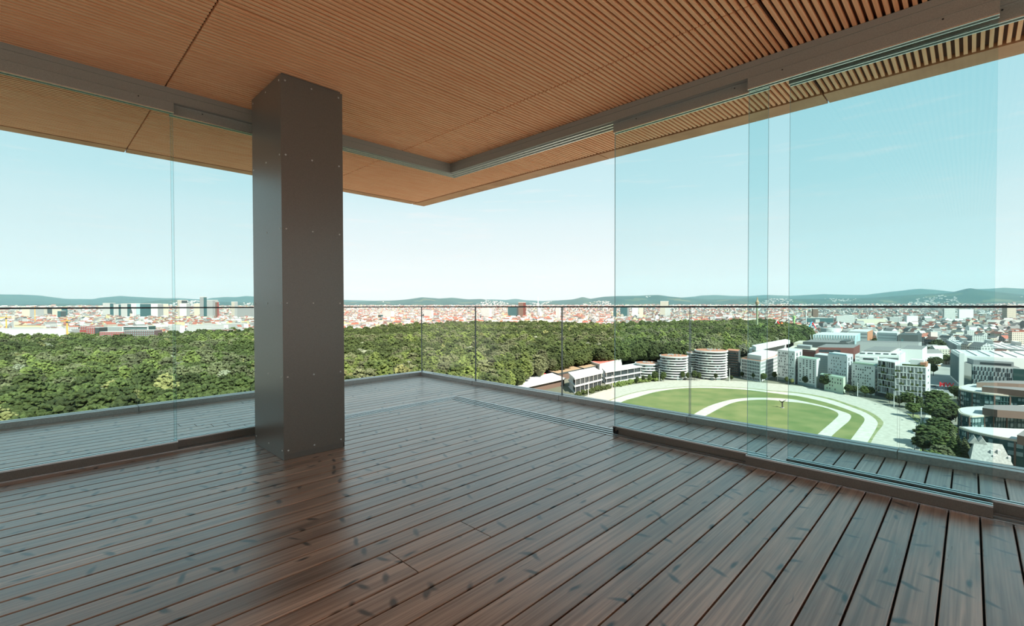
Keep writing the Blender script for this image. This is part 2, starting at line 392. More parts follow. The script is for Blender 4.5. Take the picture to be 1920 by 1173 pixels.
# ------------------------------------------------------------------ steel column
colm = empty('column', (1.613, 4.142, 0), 'square grey sheet-clad steel column with rows of screws on the deck', 'column', kind='structure')
cx0, cx1, cy0, cy1 = 1.366-1.613, 1.862-1.613, 3.809-4.142, 4.475-4.142
t = .004
MB().box(cx0+.012, cx1-.012, cy0+.012, cy1-.012, -.03, 3.0).build('core', M['metal_dark'], colm)
MB().box(cx0+t, cx1-t*0, cy0, cy0+t, .046, 2.985).build('panel', M['metal'], colm)
MB().box(cx0, cx0+t, cy0, cy1, .002, 2.985).build('panel', M['metal'], colm)
MB().box(cx1-t, cx1, cy0+t, cy1, .002, 2.985).build('panel', M['metal'], colm)
MB().box(cx0+t, cx1-t, cy1-t, cy1, .046, 2.985).build('panel', M['metal'], colm)
MB().box(cx0+t, cx1-.006, cy0+.008, cy0+.012, .002, .046).build('kick_plate', M['metal_dark'], colm)
sb = bmesh.new(); bmesh.ops.create_uvsphere(sb, u_segments=10, v_segments=6, radius=.0075)
sme = bpy.data.meshes.new('screw'); sb.to_mesh(sme); sb.free(); sme.materials.append(M['steel'])
for z in (.073, .648, 1.225, 1.803, 2.374, 2.945):
    for x in (1.40, 1.604, 1.829):
        o = link('screw', sme, colm, (x-1.613, cy0, z)); o.scale = (1, .6, 1)
        o = link('screw', sme, colm, (x-1.613, cy1, z)); o.scale = (1, .6, 1)
    for y in (3.842, 4.135, 4.44):
        o = link('screw', sme, colm, (cx0, y-4.142, z)); o.scale = (.6, 1, 1)
        o = link('screw', sme, colm, (cx1, y-4.142, z)); o.scale = (.6, 1, 1)

# ------------------------------------------------------------------ slatted ceiling
SP = .0425; GAPP = .012
ceil = empty('ceiling', (0, 0, 3), 'ceiling of orange-brown slatted timber panels over the terrace', 'ceiling', kind='structure')
X_E, Y_E = 4.985, 7.075
xj = [-5.935, -3.69, -1.445, .80, 3.045, 4.728]
yj = [-4.9, -3.61, -1.345, .92, 3.185, 5.45, 6.892]  # ceiling and roof cut short behind the viewer, letting sun onto the unseen deck
slats = []; rest = MB()
def proj_len(a, b):
    def pj(p):
        q = np.array(p)-np.array([0, 0, EYE]); d = q@FWD
        return (None if d < .3 else (IW/2+FPX*(q@RGT)/d, IH/2-FPX*(q@UPV)/d))
    best = 0; n = 0
    for i in range(9):
        f = i/8; p = pj([a[j]*(1-f)+b[j]*f for j in range(3)])
        if p and -20 < p[0] < IW+20 and -20 < p[1] < IH+20:
            n += 1; best += 1/(np.linalg.norm(np.array(a)*(1-f)+np.array(b)*f-np.array([0, 0, EYE]))**2)
    return best
panels = []
for i in range(len(xj)-1):
    for j in range(len(yj)-1):
        x0, x1, y0, y1 = xj[i]+GAPP/2, xj[i+1]-GAPP/2, yj[j]+GAPP/2, yj[j+1]-GAPP/2
        p = MB().box(x0, x1, y0, y1, .027, .045).build('ceiling_panel', M['backing'], ceil)
        n = int((y1-y0-.021)/SP)+1; off = ((y1-y0)-((n-1)*SP+.0215))/2
        for q in range(n):
            ya = y0+off+q*SP
            slats.append((proj_len((x0, ya, 3), (x1, ya, 3)), p, x0, x1, ya))
slats.sort(key=lambda s: -s[0])
slat_cache = {}
for n_, (sc, p, x0, x1, ya) in enumerate(slats):
    if n_ < 300:
        L = round(x1-x0, 4)
        if L not in slat_cache: slat_cache[L] = MB().box(-L/2, L/2, 0, .0215, 0, .028).mesh('slat', M['slat'])
        link('slat', slat_cache[L], p, ((x0+x1)/2, ya, 0))
    else:
        rest.box(x0, x1, ya, ya+.0215, 0, .028)
tag(rest.build('slats', M['slat'], ceil), kind='stuff')
# edge boards and roof slab
eb = [(4.728+.02, X_E, yj[a]+.006, yj[a+1]-.006) for a in range(len(yj)-2)]+[(4.748, X_E, 5.456, Y_E)]
for x0, x1, y0, y1 in eb: MB().box(x0, x1, y0, y1, -.004, .30).build('edge_board', M['fascia'], ceil)
for a, b in zip(xj[:-1], xj[1:]): MB().box(a+.006, min(b, 4.742)-.006, 6.912, Y_E, -.004, .30).build('edge_board', M['fascia'], ceil)
MB().box(-5.935, X_E-.01, -4.9, Y_E-.01, .05, .32).build('roof_slab', M['backing'], ceil)
roof = tag(MB().box(-6.0, X_E-.02, -4.9, Y_E-.02, 3.33, 3.8).build('roof', M['roofslab']), 'flat roof slab above the slatted ceiling', 'roof', kind='structure')
tag(MB().box(-6, X_K1-.03, -10.5, Y_K1-.03, -74.9, -.32).build('wall_tower', M['wall']), 'tower body carrying the terrace', 'wall', kind='structure')
#OUTSIDE
# ================================================================== the ground, the racetrack and the hills
M['sand'] = vary(mat('track_sand', (.6, .55, .45), .9), .35, (.33, .308, .255), (.41, .385, .325), detail=6)
M['pale'] = vary(mat('pale_gravel', (.66, .61, .52), .9), .3, (.40, .372, .315), (.48, .45, .388))
M['paving'] = vary(mat('city_paving', (.3, .29, .27), .9), .05, (.22, .212, .195), (.31, .30, .275), detail=6)
M['grass'] = vary(mat('mown_grass', (.16, .24, .06), .9), .05, (.090, .128, .030), (.170, .176, .058), detail=8)
M['grassy'] = vary(mat('rough_grass', (.15, .19, .06), .9), .25, (.13, .165, .055), (.25, .24, .12), detail=5)
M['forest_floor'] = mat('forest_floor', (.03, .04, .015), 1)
M['cityground'] = vary(mat('city_ground', (.22, .2, .17), 1), .004, (.075, .09, .05), (.25, .23, .20), detail=8)
def hills_mat(name, c0, c1):
    return vary(mat(name, c0, 1), .0016, c0, c1, detail=9, p0=.42, p1=.62)
M['hill'] = hills_mat('wooded_hills', (.013, .032, .023), (.026, .050, .031))
M['field'] = hills_mat('hill_meadows', (.04, .065, .03), (.10, .105, .055))

def poly(name, pix, z, m, parent=None):
    P = [gp(x, y, GZ) for x, y in pix]
    mb = MB(); mb.quadf([(p.x, p.y, z) for p in P])
    o = mb.build(name, m, parent)
    o.data.polygons[0].flip() if o.data.polygons[0].normal.z < 0 else None
    return o

def smooth(p, n=6):            # Catmull-Rom through the surveyed points
    out = []
    for i in range(len(p)-1):
        a, b, c, d = p[max(i-1, 0)], p[i], p[i+1], p[min(i+2, len(p)-1)]
        for k in range(n):
            t = k/n
            out.append(tuple(.5*((2*b[q])+(-a[q]+c[q])*t+(2*a[q]-5*b[q]+4*c[q]-d[q])*t*t+(-a[q]+3*b[q]-3*c[q]+d[q])*t**3) for q in (0, 1)))
    out.append(p[-1]); return out

# terrain: flat city plain that rises gently towards the hills
BC = YAW
def plain_z(D, b=0.0):
    t = min(max((D-3000)/6000, 0), 1)
    return GZ + 78*t*t*(3-2*t)*(.75+.25*math.cos(b-BC+.5))
def polar_mesh(name, Ds, bs, zf, m):
    v = []; f = []
    for D in Ds:
        for b in bs: v.append((D*math.cos(b), D*math.sin(b), zf(D, b)))
    nb = len(bs)
    for i in range(len(Ds)-1):
        for j in range(nb-1):
            f.append((i*nb+j, (i+1)*nb+j, (i+1)*nb+j+1, i*nb+j+1))
    me = bpy.data.meshes.new(name); me.from_pydata(v, [], f); me.materials.append(m)
    for p in me.polygons: p.use_smooth = True
    return link(name, me)
bs = [BC+math.radians(a) for a in np.linspace(-62, 62, 125)]
Ds = [14, 60, 150, 400, 900, 1500, 2200, 3000, 3600, 4300, 5000, 5800, 6700, 7600, 8600, 9600]
tag(polar_mesh('ground', Ds, bs, lambda D, b: plain_z(D, b), M['cityground']), 'flat city ground far below the terrace', 'ground', kind='structure')
near_bs = [BC+math.radians(a) for a in np.linspace(-180, 180, 73)]
tag(polar_mesh('ground_near', [4, 14, 60, 200, 600], near_bs, lambda D, b: GZ-.3, M['paving']), 'pale ground around the foot of the tower', 'ground', kind='structure')

# the racetrack
trk = empty('racetrack', tuple(gp(1450, 760)), 'sandy oval trotting track with mown grass infield below the terrace', 'racetrack', kind='structure')
inv = -Vector(trk.location)
def tpoly(name, pix, dz, m):
    P = [gp(x, y, GZ)+inv for x, y in pix]
    mb = MB(); mb.quadf([(p.x, p.y, dz) for p in P]); o = mb.build(name, m, trk)
    if o.data.polygons[0].normal.z < 0: o.data.polygons[0].flip()
    return o
outer = smooth([(1040, 775), (1078, 750), (1121, 735), (1150.6, 726.7), (1186.6, 720.5), (1225.6, 715), (1265, 712.2), (1315, 711), (1367, 713.3), (1410, 715.5), (1452, 719), (1504, 724), (1537, 729), (1577, 737), (1610.8, 744), (1655, 758.5), (1688, 770), (1719, 788), (1723, 802), (1717, 840), (1700, 900), (1660, 1000)])
tpoly('sand_track', outer+[(1000, 1000), (900, 1000)], .05, M['sand'])
ms = [(1092, 772), (1150, 747), (1200, 733), (1250, 727), (1292, 724.2), (1340, 724), (1400, 727), (1437, 731), (1500, 736), (1555, 746), (1600, 760), (1633, 773), (1653, 787), (1655, 797), (1637, 822), (1610, 880)]
ms_in = [(1092, 774), (1150, 748.4), (1200, 734), (1250, 727.8), (1292, 724.9), (1340, 724.7), (1400, 727.9), (1437, 732.2), (1500, 737.8), (1555, 748.8), (1594, 762), (1626, 775), (1644, 789), (1643, 802), (1623, 835), (1596, 880)]
tpoly('grass_verge', smooth(ms)+list(reversed(smooth(ms_in))), .10, M['grassy'])
lane_i = smooth([(1100, 790), (1162.5, 755), (1192.5, 745), (1230, 734.5), (1270, 728.8), (1305, 727), (1355, 728), (1400, 730.8), (1437.5, 735.2), (1475, 740), (1500, 743), (1544, 753), (1577.6, 763.5), (1597, 770.8), (1615, 779), (1620.8, 788), (1608.6, 806), (1588, 835), (1550, 900)])
lane_o = smooth(ms_in)
tpoly('pale_lane', lane_o+list(reversed(lane_i)), .08, M['pale'])
tpoly('infield_grass', lane_i+[(1200, 950), (1100, 900)], .12, M['grass'])
po = smooth([(1240, 815), (1297.5, 778.7), (1330, 761), (1367, 750), (1400, 746), (1437, 745.7), (1475, 747.5), (1500, 751), (1544, 760.8), (1577.6, 770.8), (1595, 778.5), (1592, 789), (1578, 801), (1555, 822), (1500, 880)])
pi_ = smooth([(1262, 815), (1322.5, 780), (1367.5, 757.5), (1400, 750.8), (1437.5, 749.5), (1475, 753), (1500, 755), (1533, 760.8), (1560, 768.5), (1572, 777), (1562, 789), (1530, 817), (1460, 880)])
tpoly('infield_path', po+list(reversed(pi_)), .18, M['pale'])
# statue on the infield
st = empty('sculpture', tuple(gp(1467, 764.5)), 'small dark branching sculpture standing alone on the infield grass', 'sculpture')
mb = MB().tube((0, 0, 0), (0, 0, 4.5), .55, 8, r1=.4)
for a in range(5):
    mb.tube((0, 0, 3.2+.3*a), (2.6*math.cos(a*1.3), 2.6*math.sin(a*1.3), 5.0+.35*a), .35, 6, r1=.15)
mb.build('trunk', mat('bronze', (.05, .045, .035), .6), st)
MB().cyl((0, 0), 1.3, 0, .5, 12).build('base', M['paving'], st)

# hills ---------------------------------------------------------------
sky_far = [(-260, 556), (-120, 553), (0, 552.5), (38, 552), (75, 553.7), (100, 557), (125, 560), (175, 560.5), (187, 558), (225, 554.5), (250, 556), (300, 558.7), (333, 559.5), (375, 561), (387, 561), (394, 558.6), (425, 556.4), (443, 557), (462, 554.6), (490, 556.4), (560, 560), (644, 562), (700, 563.5), (764, 563), (850, 563), (921.5, 561), (950, 562), (968, 560.3), (986, 562.5), (1017, 564), (1060, 563), (1100, 562), (1250, 560), (1303.5, 555.5), (1315, 553.7), (1345, 552.8), (1372, 554.4), (1402, 554.8), (1441, 553), (1480, 554.5), (1543, 551), (1590, 552.5), (1622, 552.5), (1671, 546.5), (1725, 541.7), (1752, 543), (1790, 547), (1817, 542), (1855, 541), (1882, 539), (1920, 541), (2050, 545), (2250, 552)]
sky_near = [(-260, 571), (0, 571), (200, 569), (262, 567), (300, 562.5), (330, 561), (380, 565), (500, 568), (644, 566), (684, 564.5), (740, 563), (764, 561), (791, 557), (808, 558.2), (824, 560), (846, 558), (862, 559.4), (879, 561), (901.5, 560.3), (920, 563), (960, 567), (1017, 569), (1040, 563.5), (1074, 561), (1093, 556.7), (1106.5, 560), (1132, 556), (1154.6, 554.8), (1200, 554.4), (1235, 552.8), (1258, 556), (1281, 558), (1330, 561), (1400, 559), (1480, 560), (1560, 560), (1640, 558), (1720, 552), (1780, 549), (1817, 540.3), (1860, 546), (1920, 552), (2050, 553), (2250, 556)]
def skyline(tab):
    pb = sorted((bearing(x), (EYE+0, x, y)) for x, y in tab)
    B = [p[0] for p in pb]; A = []
    for b, (_, x, y) in pb:
        d = ray(x, y); A.append(d[2]/math.hypot(d[0], d[1]))
    return lambda b: float(np.interp(b, B, A))
SF, SN = skyline(sky_far), skyline(sky_near)
hb = [BC+math.radians(a) for a in np.linspace(-60, 60, 481)]
def hill_z(sky, D0, Dr, D1, amp):
    def z(D, b):
        top = EYE+sky(b)*Dr
        base = plain_z(D0, b)-15
        wob = amp*(math.sin(b*61+D*.0021)+math.sin(b*143-D*.0037)*.6+math.sin(b*29+D*.0013))
        if D <= Dr:
            t = (D-D0)/(Dr-D0); s = t*t*(3-2*t)
            return base+(top-base)*s+wob*t*(1-t)*4
        t = (D-Dr)/(D1-Dr); return top-(top-base)*min(1, t*1.1)
    return z
HN = hill_z(SN, 7600, 10200, 13000, 9); HF = hill_z(SF, 10500, 14500, 18000, 12)
h1 = polar_mesh('hills', list(np.linspace(7600, 10200, 14))+[11000, 12000, 13000], hb, HN, M['hill'])
h1.data.materials.append(M['field'])
pm = np.zeros(len(h1.data.polygons), int)
for i, p in enumerate(h1.data.polygons):
    c = p.center
    if math.sin(c.x*.0061+1)*math.sin(c.y*.0053)+.3*math.sin(c.x*.019) > .62 and math.hypot(c.x, c.y) < 9500: pm[i] = 1
h1.data.polygons.foreach_set('material_index', pm)
tag(h1, 'wooded hills with meadows and villages behind the city', 'hills', kind='structure')
tag(polar_mesh('hills_far', list(np.linspace(10500, 14500, 10))+[15500, 17000, 18000], hb, HF, M['hill']), 'hazy blue-green mountain ridge on the horizon', 'hills', kind='structure')

# ================================================================== trees
def leaf_mat(name, c0, c1):
    m = mat(name, c0, .75, 0, .2); n, l, b = nodes(m)
    tc = n.new('ShaderNodeTexCoord'); t = n.new('ShaderNodeTexNoise'); t.inputs['Scale'].default_value = .9; t.inputs['Detail'].default_value = 4
    r = n.new('ShaderNodeValToRGB'); r.color_ramp.elements[0].position = .33; r.color_ramp.elements[1].position = .68
    r.color_ramp.elements[0].color = (*c0, 1); r.color_ramp.elements[1].color = (*c1, 1)
    oi = n.new('ShaderNodeObjectInfo'); hs = n.new('ShaderNodeHueSaturation'); mr = n.new('ShaderNodeMapRange'); mr.inputs['To Min'].default_value = .6; mr.inputs['To Max'].default_value = 1.35
    l.new(tc.outputs['Object'], t.inputs['Vector']); l.new(t.outputs['Fac'], r.inputs[0]); l.new(oi.outputs['Random'], mr.inputs[0])
    l.new(mr.outputs[0], hs.inputs['Value']); l.new(r.outputs[0], hs.inputs['Color']); l.new(hs.outputs[0], b.inputs['Base Color'])
    bp = n.new('ShaderNodeBump'); bp.inputs['Strength'].default_value = 1; bp.inputs['Distance'].default_value = .5
    t2 = n.new('ShaderNodeTexNoise'); t2.inputs['Scale'].default_value = 2.2; t2.inputs['Detail'].default_value = 3
    l.new(tc.outputs['Object'], t2.inputs['Vector']); l.new(t2.outputs['Fac'], bp.inputs['Height']); l.new(bp.outputs[0], b.inputs['Normal'])
    return m
LEAF = [leaf_mat('leaves_dark', (.024, .036, .010), (.058, .074, .022)), leaf_mat('leaves_mid', (.035, .053, .014), (.084, .106, .031)),
        leaf_mat('leaves_fresh', (.064, .090, .021), (.142, .172, .047)), leaf_mat('leaves_olive', (.058, .067, .029), (.136, .144, .070)),
        leaf_mat('leaves_silver', (.115, .125, .078), (.22, .235, .16)), leaf_mat('leaves_yellow', (.120, .125, .042), (.205, .200, .080))]
M['bark'] = mat('bark', (.09, .07, .05), .9)
tb = bmesh.new(); bmesh.ops.create_icosphere(tb, subdivisions=1, radius=1)
ICO_V = np.array([v.co[:] for v in tb.verts]); ICO_F = np.array([[v.index for v in f.verts] for f in tb.faces]); tb.free()
tb = bmesh.new(); bmesh.ops.create_icosphere(tb, subdivisions=2, radius=1)
ICO2_V = np.array([v.co[:] for v in tb.verts]); ICO2_F = np.array([[v.index for v in f.verts] for f in tb.faces]); tb.free()
def np_mesh(name, V, F, mats, mi=None):
    me = bpy.data.meshes.new(name)
    me.from_pydata(V.tolist(), [], F.tolist())
    for m in mats: me.materials.append(m)
    if mi is not None: me.polygons.foreach_set('material_index', np.asarray(mi, np.int32))
    me.update(); return me
def crown_mesh(seed, m, H=20.0, R=6.0, n=140, conifer=False):
    """crown of clumps of foliage; the base of the tree is the origin"""
    r = np.random.default_rng(seed); V = []; F = []; off = 0
    def add(c, s, jit, base=(ICO_V, ICO_F)):
        nonlocal off
        v = base[0]*(1+r.normal(0, jit, (len(base[0]), 1)))*np.array(s)+np.array(c)
        V.append(v); F.append(base[1]+off); off += len(v)
    if conifer:
        for i in range(n):
            t = i/n; rr = R*(1-t)**.9+.25; a = i*2.399
            add((rr*.62*math.cos(a), rr*.62*math.sin(a), H*(.12+.86*t)), (max(rr*.55, .3),)*2+(max(rr*.30, .5),), .22)
    else:
        zc = H*.62; hz = H*.36
        add((0, 0, zc-.5), (R*.80, R*.80, hz*.82), .06, (ICO2_V, ICO2_F))
        for i in range(n):
            u = 1-(i+.5)/n*1.45; a = i*2.399+r.uniform(-.3, .3); q = math.sqrt(max(0, 1-u*u))
            k = r.uniform(.74, 1.10); s = R*r.uniform(.10, .26)
            add((R*k*q*math.cos(a)*.86, R*k*q*math.sin(a)*.86, zc+hz*k*u*.92), (s, s, s*.72), .17)
    return np_mesh('crown', np.concatenate(V), np.concatenate(F), [m])
CROWNS = []
for i, (li, R) in enumerate([(0, 6.2), (0, 5.2), (1, 6.4), (1, 5.4), (1, 6.8), (2, 6.0), (2, 5.0), (3, 6.2), (3, 5.4), (4, 5.6), (5, 5.2), (0, 6.6)]):
    CROWNS.append((crown_mesh(100+i, LEAF[li], H=19+2*(i % 3), R=R), li))
trunk_me = MB().tube((0, 0, -.2), (0, 0, 9), .45, 7, r1=.28).tube((0, 0, 6), (2.2, 1, 12), .22, 5, r1=.1).tube((0, 0, 6.5), (-1.8, -1.4, 12), .22, 5, r1=.1).mesh('trunk', M['bark'])
TINT = {0: 'dark green', 1: 'mid green', 2: 'fresh bright green', 3: 'olive green', 4: 'silvery grey-green', 5: 'yellowish green'}
def tree(p, ci, sc, rz, label, group, sz=None, crown=None):
    o = empty('tree', p, label, 'tree', group)
    me = crown or CROWNS[ci][0]
    c = link('crown', me, o); t_ = link('trunk', trunk_me, o)
    o.scale = (sc, sc, (sz or sc)); o.rotation_euler = (0, 0, rz)
    return o

def in_poly(x, y, P):
    c = False; j = len(P)-1
    for i in range(len(P)):
        if (P[i][1] > y) != (P[j][1] > y) and x < (P[j][0]-P[i][0])*(y-P[i][1])/(P[j][1]-P[i][1])+P[i][0]: c = not c
        j = i
    return c
CAN = GZ+20.5                                             # level of the canopy
fpix = [(-330, 634), (0, 633), (60, 632.5), (150, 632), (250, 629), (290, 627), (400, 622.5), (470, 621), (560, 620), (645, 619), (700, 616), (780, 609), (860, 607), (960, 606), (1000, 604.5), (1060, 607), (1120, 610), (1170, 607), (1260, 605), (1340, 603.5), (1400, 601.5), (1440, 601), (1500, 613), (1526, 622), (1500, 632), (1440, 638), (1395, 648), (1300, 654), (1240, 656), (1180, 658), (1120, 661), (1080, 665), (1040, 673), (1000, 685), (955, 701), (905, 735), (850, 790), (600, 900), (0, 1010), (-600, 1100)]
FP = [tuple(gp(x, y, CAN))[:2] for x, y in fpix]
xs_ = [p[0] for p in FP]; ys_ = [p[1] for p in FP]
trees = []
SPC = 10.2
r_ = random.Random(3)
gx = min(xs_); row = 0
while gx < max(xs_):
    gy = min(ys_)+(SPC/2 if row % 2 else 0)
    while gy < max(ys_):
        x, y = gx+r_.uniform(-.42, .42)*SPC, gy+r_.uniform(-.42, .42)*SPC
        if in_poly(x, y, FP):
            d = x*FWD[0]+y*FWD[1]; s_ = x*RGT[0]+y*RGT[1]
            if d > 60 and abs(s_) < d*1.28 and math.hypot(x, y) > 120: trees.append((math.hypot(x, y), x, y))
        gy += SPC
    gx += SPC*.9; row += 1
trees.sort()
def kind_for(x, y):
    w = .5+.5*math.sin(x*.013+1.3)*math.cos(y*.011-.4)
    q = r_.random()
    if q < .035: return 9
    if q < .065: return 10
    if w > .62: return r_.choice([5, 6, 7, 2, 8, 5])
    if w < .38: return r_.choice([0, 1, 11, 3, 2, 0])
    return r_.choice([2, 3, 4, 7, 8, 0])
# nearest 240 trees that show in the frame stand as individuals
indiv = []; pts = []
for D, x, y in trees:
    q = np.array([x, y, CAN-EYE]); d = q@FWD; px = IW/2+FPX*(q@RGT)/d; py = IH/2-FPX*(q@UPV)/d
    ci = kind_for(x, y); sc = r_.uniform(.85, 1.5); rz = r_.uniform(0, 6.283); sz = .35+.65*sc*r_.uniform(.86, 1.14)
    if D > 700: sz *= 1.0
    kerb_y = 800-98*px/790 if px < 790 else 702+.169*(px-790)
    if len(indiv) < 240 and -10 < px < 1930 and py < kerb_y+4 and not (484 < px < 640):
        indiv.append((x, y, ci, sc, rz, sz))
    else: pts.append((x, y, ci, sc, rz, sz))
for x, y, ci, sc, rz, sz in indiv:
    q = np.array([x, y, CAN-EYE]); d = q@FWD; px = IW/2+FPX*(q@RGT)/d; py = IH/2-FPX*(q@UPV)/d
    gap_ = (800-98*px/790 if px < 790 else 702+.169*(px-790))-py
    zone = next(z for lim, z in ((70, 'at the left edge of the view'), (150, 'near the left edge'), (250, 'left of the balustrade joint'), (327, 'left of the glass panel edge'), (400, 'just right of the glass panel edge'), (485, 'just left of the column'), (720, 'just right of the column'), (795, 'left of the balustrade corner'), (860, 'right of the balustrade corner'), (895, 'left of the dark joint'), (960, 'right of the dark joint'), (9999, 'beside the low grandstand')) if px <= lim)
    rowt = 'lowest over the kerb' if gap_ < 12 else 'a little above the kerb' if gap_ < 28 else 'higher above the kerb' if gap_ < 48 else 'well above the kerb'
    tree((x, y, GZ), ci, sc, rz, '%s %s tree %s, %s' % ('small' if sc < 1.05 else 'large' if sc > 1.3 else 'medium', TINT[CROWNS[ci][1]], rowt, zone), 'trees at the near edge of the forest', sz)
# the small city trees
FARB = lambda b: 0
citytrees = []
for i in range(1500):
    b = BC+math.radians(r_.uniform(-52, 52)); D = 1000*(1.05+5.5*r_.random()**1.5)
    x, y = D*math.cos(b), D*math.sin(b)
    if not in_poly(x, y, FP) and D > 1100: citytrees.append((x, y, r_.choice([0, 0, 1, 11, 3]), r_.uniform(.6, 1.1)*(1+D/9000), r_.uniform(0, 6.28), r_.uniform(.6, .95)))
allp = pts+citytrees
pc = bpy.data.meshes.new('forest'); pc.from_pydata([(a[0], a[1], plain_z(math.hypot(a[0], a[1]))) for a in allp], [], [])
for nm, tp, vals in (('ti', 'INT', [a[2] for a in allp]), ('trot', 'FLOAT', [a[4] for a in allp])):
    at = pc.attributes.new(nm, tp, 'POINT'); at.data.foreach_set('value', vals)
at = pc.attributes.new('tsc', 'FLOAT_VECTOR', 'POINT'); at.data.foreach_set('vector', [q for a in allp for q in (a[3], a[3], a[5])])
forest = tag(link('forest', pc), 'dense broadleaf forest stretching back to the city', 'forest', kind='stuff')
src = bpy.data.collections.new('tree_kinds')
for i, (me, li) in enumerate(CROWNS): src.objects.link(bpy.data.objects.new('crown_kind_%02d' % i, me))
ng = bpy.data.node_groups.new('plant_trees', 'GeometryNodeTree')
ng.interface.new_socket('Geometry', in_out='INPUT', socket_type='NodeSocketGeometry'); ng.interface.new_socket('Geometry', in_out='OUTPUT', socket_type='NodeSocketGeometry')
N = ng.nodes; Lk = ng.links
gi = N.new('NodeGroupInput'); go = N.new('NodeGroupOutput'); ip = N.new('GeometryNodeInstanceOnPoints'); ci_ = N.new('GeometryNodeCollectionInfo')
ci_.inputs['Collection'].default_value = src; ci_.inputs['Separate Children'].default_value = True; ci_.inputs['Reset Children'].default_value = True
def attr(nm, tp):
    a = N.new('GeometryNodeInputNamedAttribute'); a.data_type = tp; a.inputs['Name'].default_value = nm
    return [o for o in a.outputs if o.enabled and o.name == 'Attribute'][0]
cmb = N.new('ShaderNodeCombineXYZ'); e2r = N.new('FunctionNodeEulerToRotation')
Lk.new(attr('trot', 'FLOAT'), cmb.inputs[2]); Lk.new(cmb.outputs[0], e2r.inputs[0])
Lk.new(gi.outputs[0], ip.inputs['Points']); Lk.new(ci_.outputs[0], ip.inputs['Instance']); ip.inputs['Pick Instance'].default_value = True
Lk.new(attr('ti', 'INT'), ip.inputs['Instance Index']); Lk.new(e2r.outputs[0], ip.inputs['Rotation']); Lk.new(attr('tsc', 'FLOAT_VECTOR'), ip.inputs['Scale'])
Lk.new(ip.outputs[0], go.inputs[0])
md = forest.modifiers.new('trees', 'NODES'); md.node_group = ng
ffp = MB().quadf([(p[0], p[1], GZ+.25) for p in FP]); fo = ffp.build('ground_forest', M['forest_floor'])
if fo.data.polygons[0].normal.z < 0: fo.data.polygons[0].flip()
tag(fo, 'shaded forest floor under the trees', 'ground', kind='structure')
#CITY
# ================================================================== buildings
def wall_mat(name, col, win=None, sx=3.2, sz=3.1, frac=.55):
    """plain rendered wall; far away a window grid is only colour"""
    m = mat(name, col, .8)
    if win:
        n, l, b = nodes(m)
        geo = n.new('ShaderNodeNewGeometry'); sep = n.new('ShaderNodeSeparateXYZ'); l.new(geo.outputs['Position'], sep.inputs[0])
        sn = n.new('ShaderNodeSeparateXYZ'); l.new(geo.outputs['Normal'], sn.inputs[0])
        def mth(op, a, b_=None):
            q = n.new('ShaderNodeMath'); q.operation = op
            for i, v in enumerate((a, b_)):
                if v is None: continue
                if isinstance(v, (int, float)): q.inputs[i].default_value = v
                else: l.new(v, q.inputs[i])
            return q.outputs[0]
        u = mth('SUBTRACT', mth('MULTIPLY', sep.outputs[0], sn.outputs[1]), mth('MULTIPLY', sep.outputs[1], sn.outputs[0]))
        fu = mth('LESS_THAN', mth('FRACT', mth('DIVIDE', u, sx)), frac)
        fz = mth('LESS_THAN', mth('FRACT', mth('DIVIDE', sep.outputs[2], sz)), .55)
        up = mth('LESS_THAN', mth('ABSOLUTE', sn.outputs[2]), .5)
        fac = mth('MULTIPLY', mth('MULTIPLY', fu, fz), up)
        mx = n.new('ShaderNodeMixRGB'); mx.inputs[1].default_value = (*col, 1); mx.inputs[2].default_value = (*win, 1)
        l.new(fac, mx.inputs[0]); l.new(mx.outputs[0], b.inputs['Base Color'])
    return m
W_ = dict(
    white=wall_mat('white_render', (.54, .53, .51)), white_w=wall_mat('white_render_windows', (.47, .46, .44), (.12, .125, .125)),
    cream=wall_mat('cream_render', (.46, .41, .33)), cream_w=wall_mat('cream_render_windows', (.46, .41, .34), (.14, .13, .12)),
    grey=wall_mat('grey_render', (.28, .28, .275)), grey_w=wall_mat('grey_render_windows', (.28, .28, .275), (.07, .075, .08)),
    dark=wall_mat('dark_cladding', (.045, .055, .055)), teal=wall_mat('dark_teal_glass', (.035, .085, .09)), brown=wall_mat('brown_cladding', (.13, .085, .065)),
    redbrown=wall_mat('dark_red_cladding', (.13, .038, .028)), red=wall_mat('brick_red_cladding', (.28, .06, .05), (.06, .045, .045)),
    green=wall_mat('pale_green_render', (.45, .52, .39)), red_roof=wall_mat('red_tiles', (.27, .085, .058)), brown_roof=wall_mat('brown_tiles', (.15, .075, .058)),
    grey_roof=wall_mat('grey_roofing', (.155, .145, .14)), pale_roof=wall_mat('pale_roofing', (.42, .41, .39)), gravel=wall_mat('tan_gravel_roof', (.33, .23, .14)),
    orange_roof=wall_mat('orange_planted_roof', (.32, .135, .075)), green_roof=wall_mat('green_roofing', (.21, .28, .22)), yellow=wall_mat('yellow_render', (.52, .45, .26)),
    purple=wall_mat('purple_cladding', (.12, .055, .075)), blue=wall_mat('pale_blue_cladding', (.31, .41, .43)), asphalt=wall_mat('asphalt', (.16, .16, .155)),
    orange=wall_mat('crane_orange', (.72, .30, .06)), signred=wall_mat('sign_red', (.70, .03, .04)), pink=wall_mat('ride_pink', (.65, .06, .35)),
    rideblue=wall_mat('ride_blue', (.08, .40, .60)), rideyellow=wall_mat('ride_yellow', (.80, .50, .05)), ridegreen=wall_mat('ride_green', (.35, .60, .20)), pinkwall=wall_mat('striped_pink_wall', (.55, .42, .39)))
M['winglass'] = mat('window_glass', (.035, .045, .05), .12)
M['winglass2'] = mat('pale_window_glass', (.20, .27, .27), .15)
M['greenglass'] = mat('green_curtain_glass', (.040, .085, .080), .10)
UP = Vector((0, 0, 1))

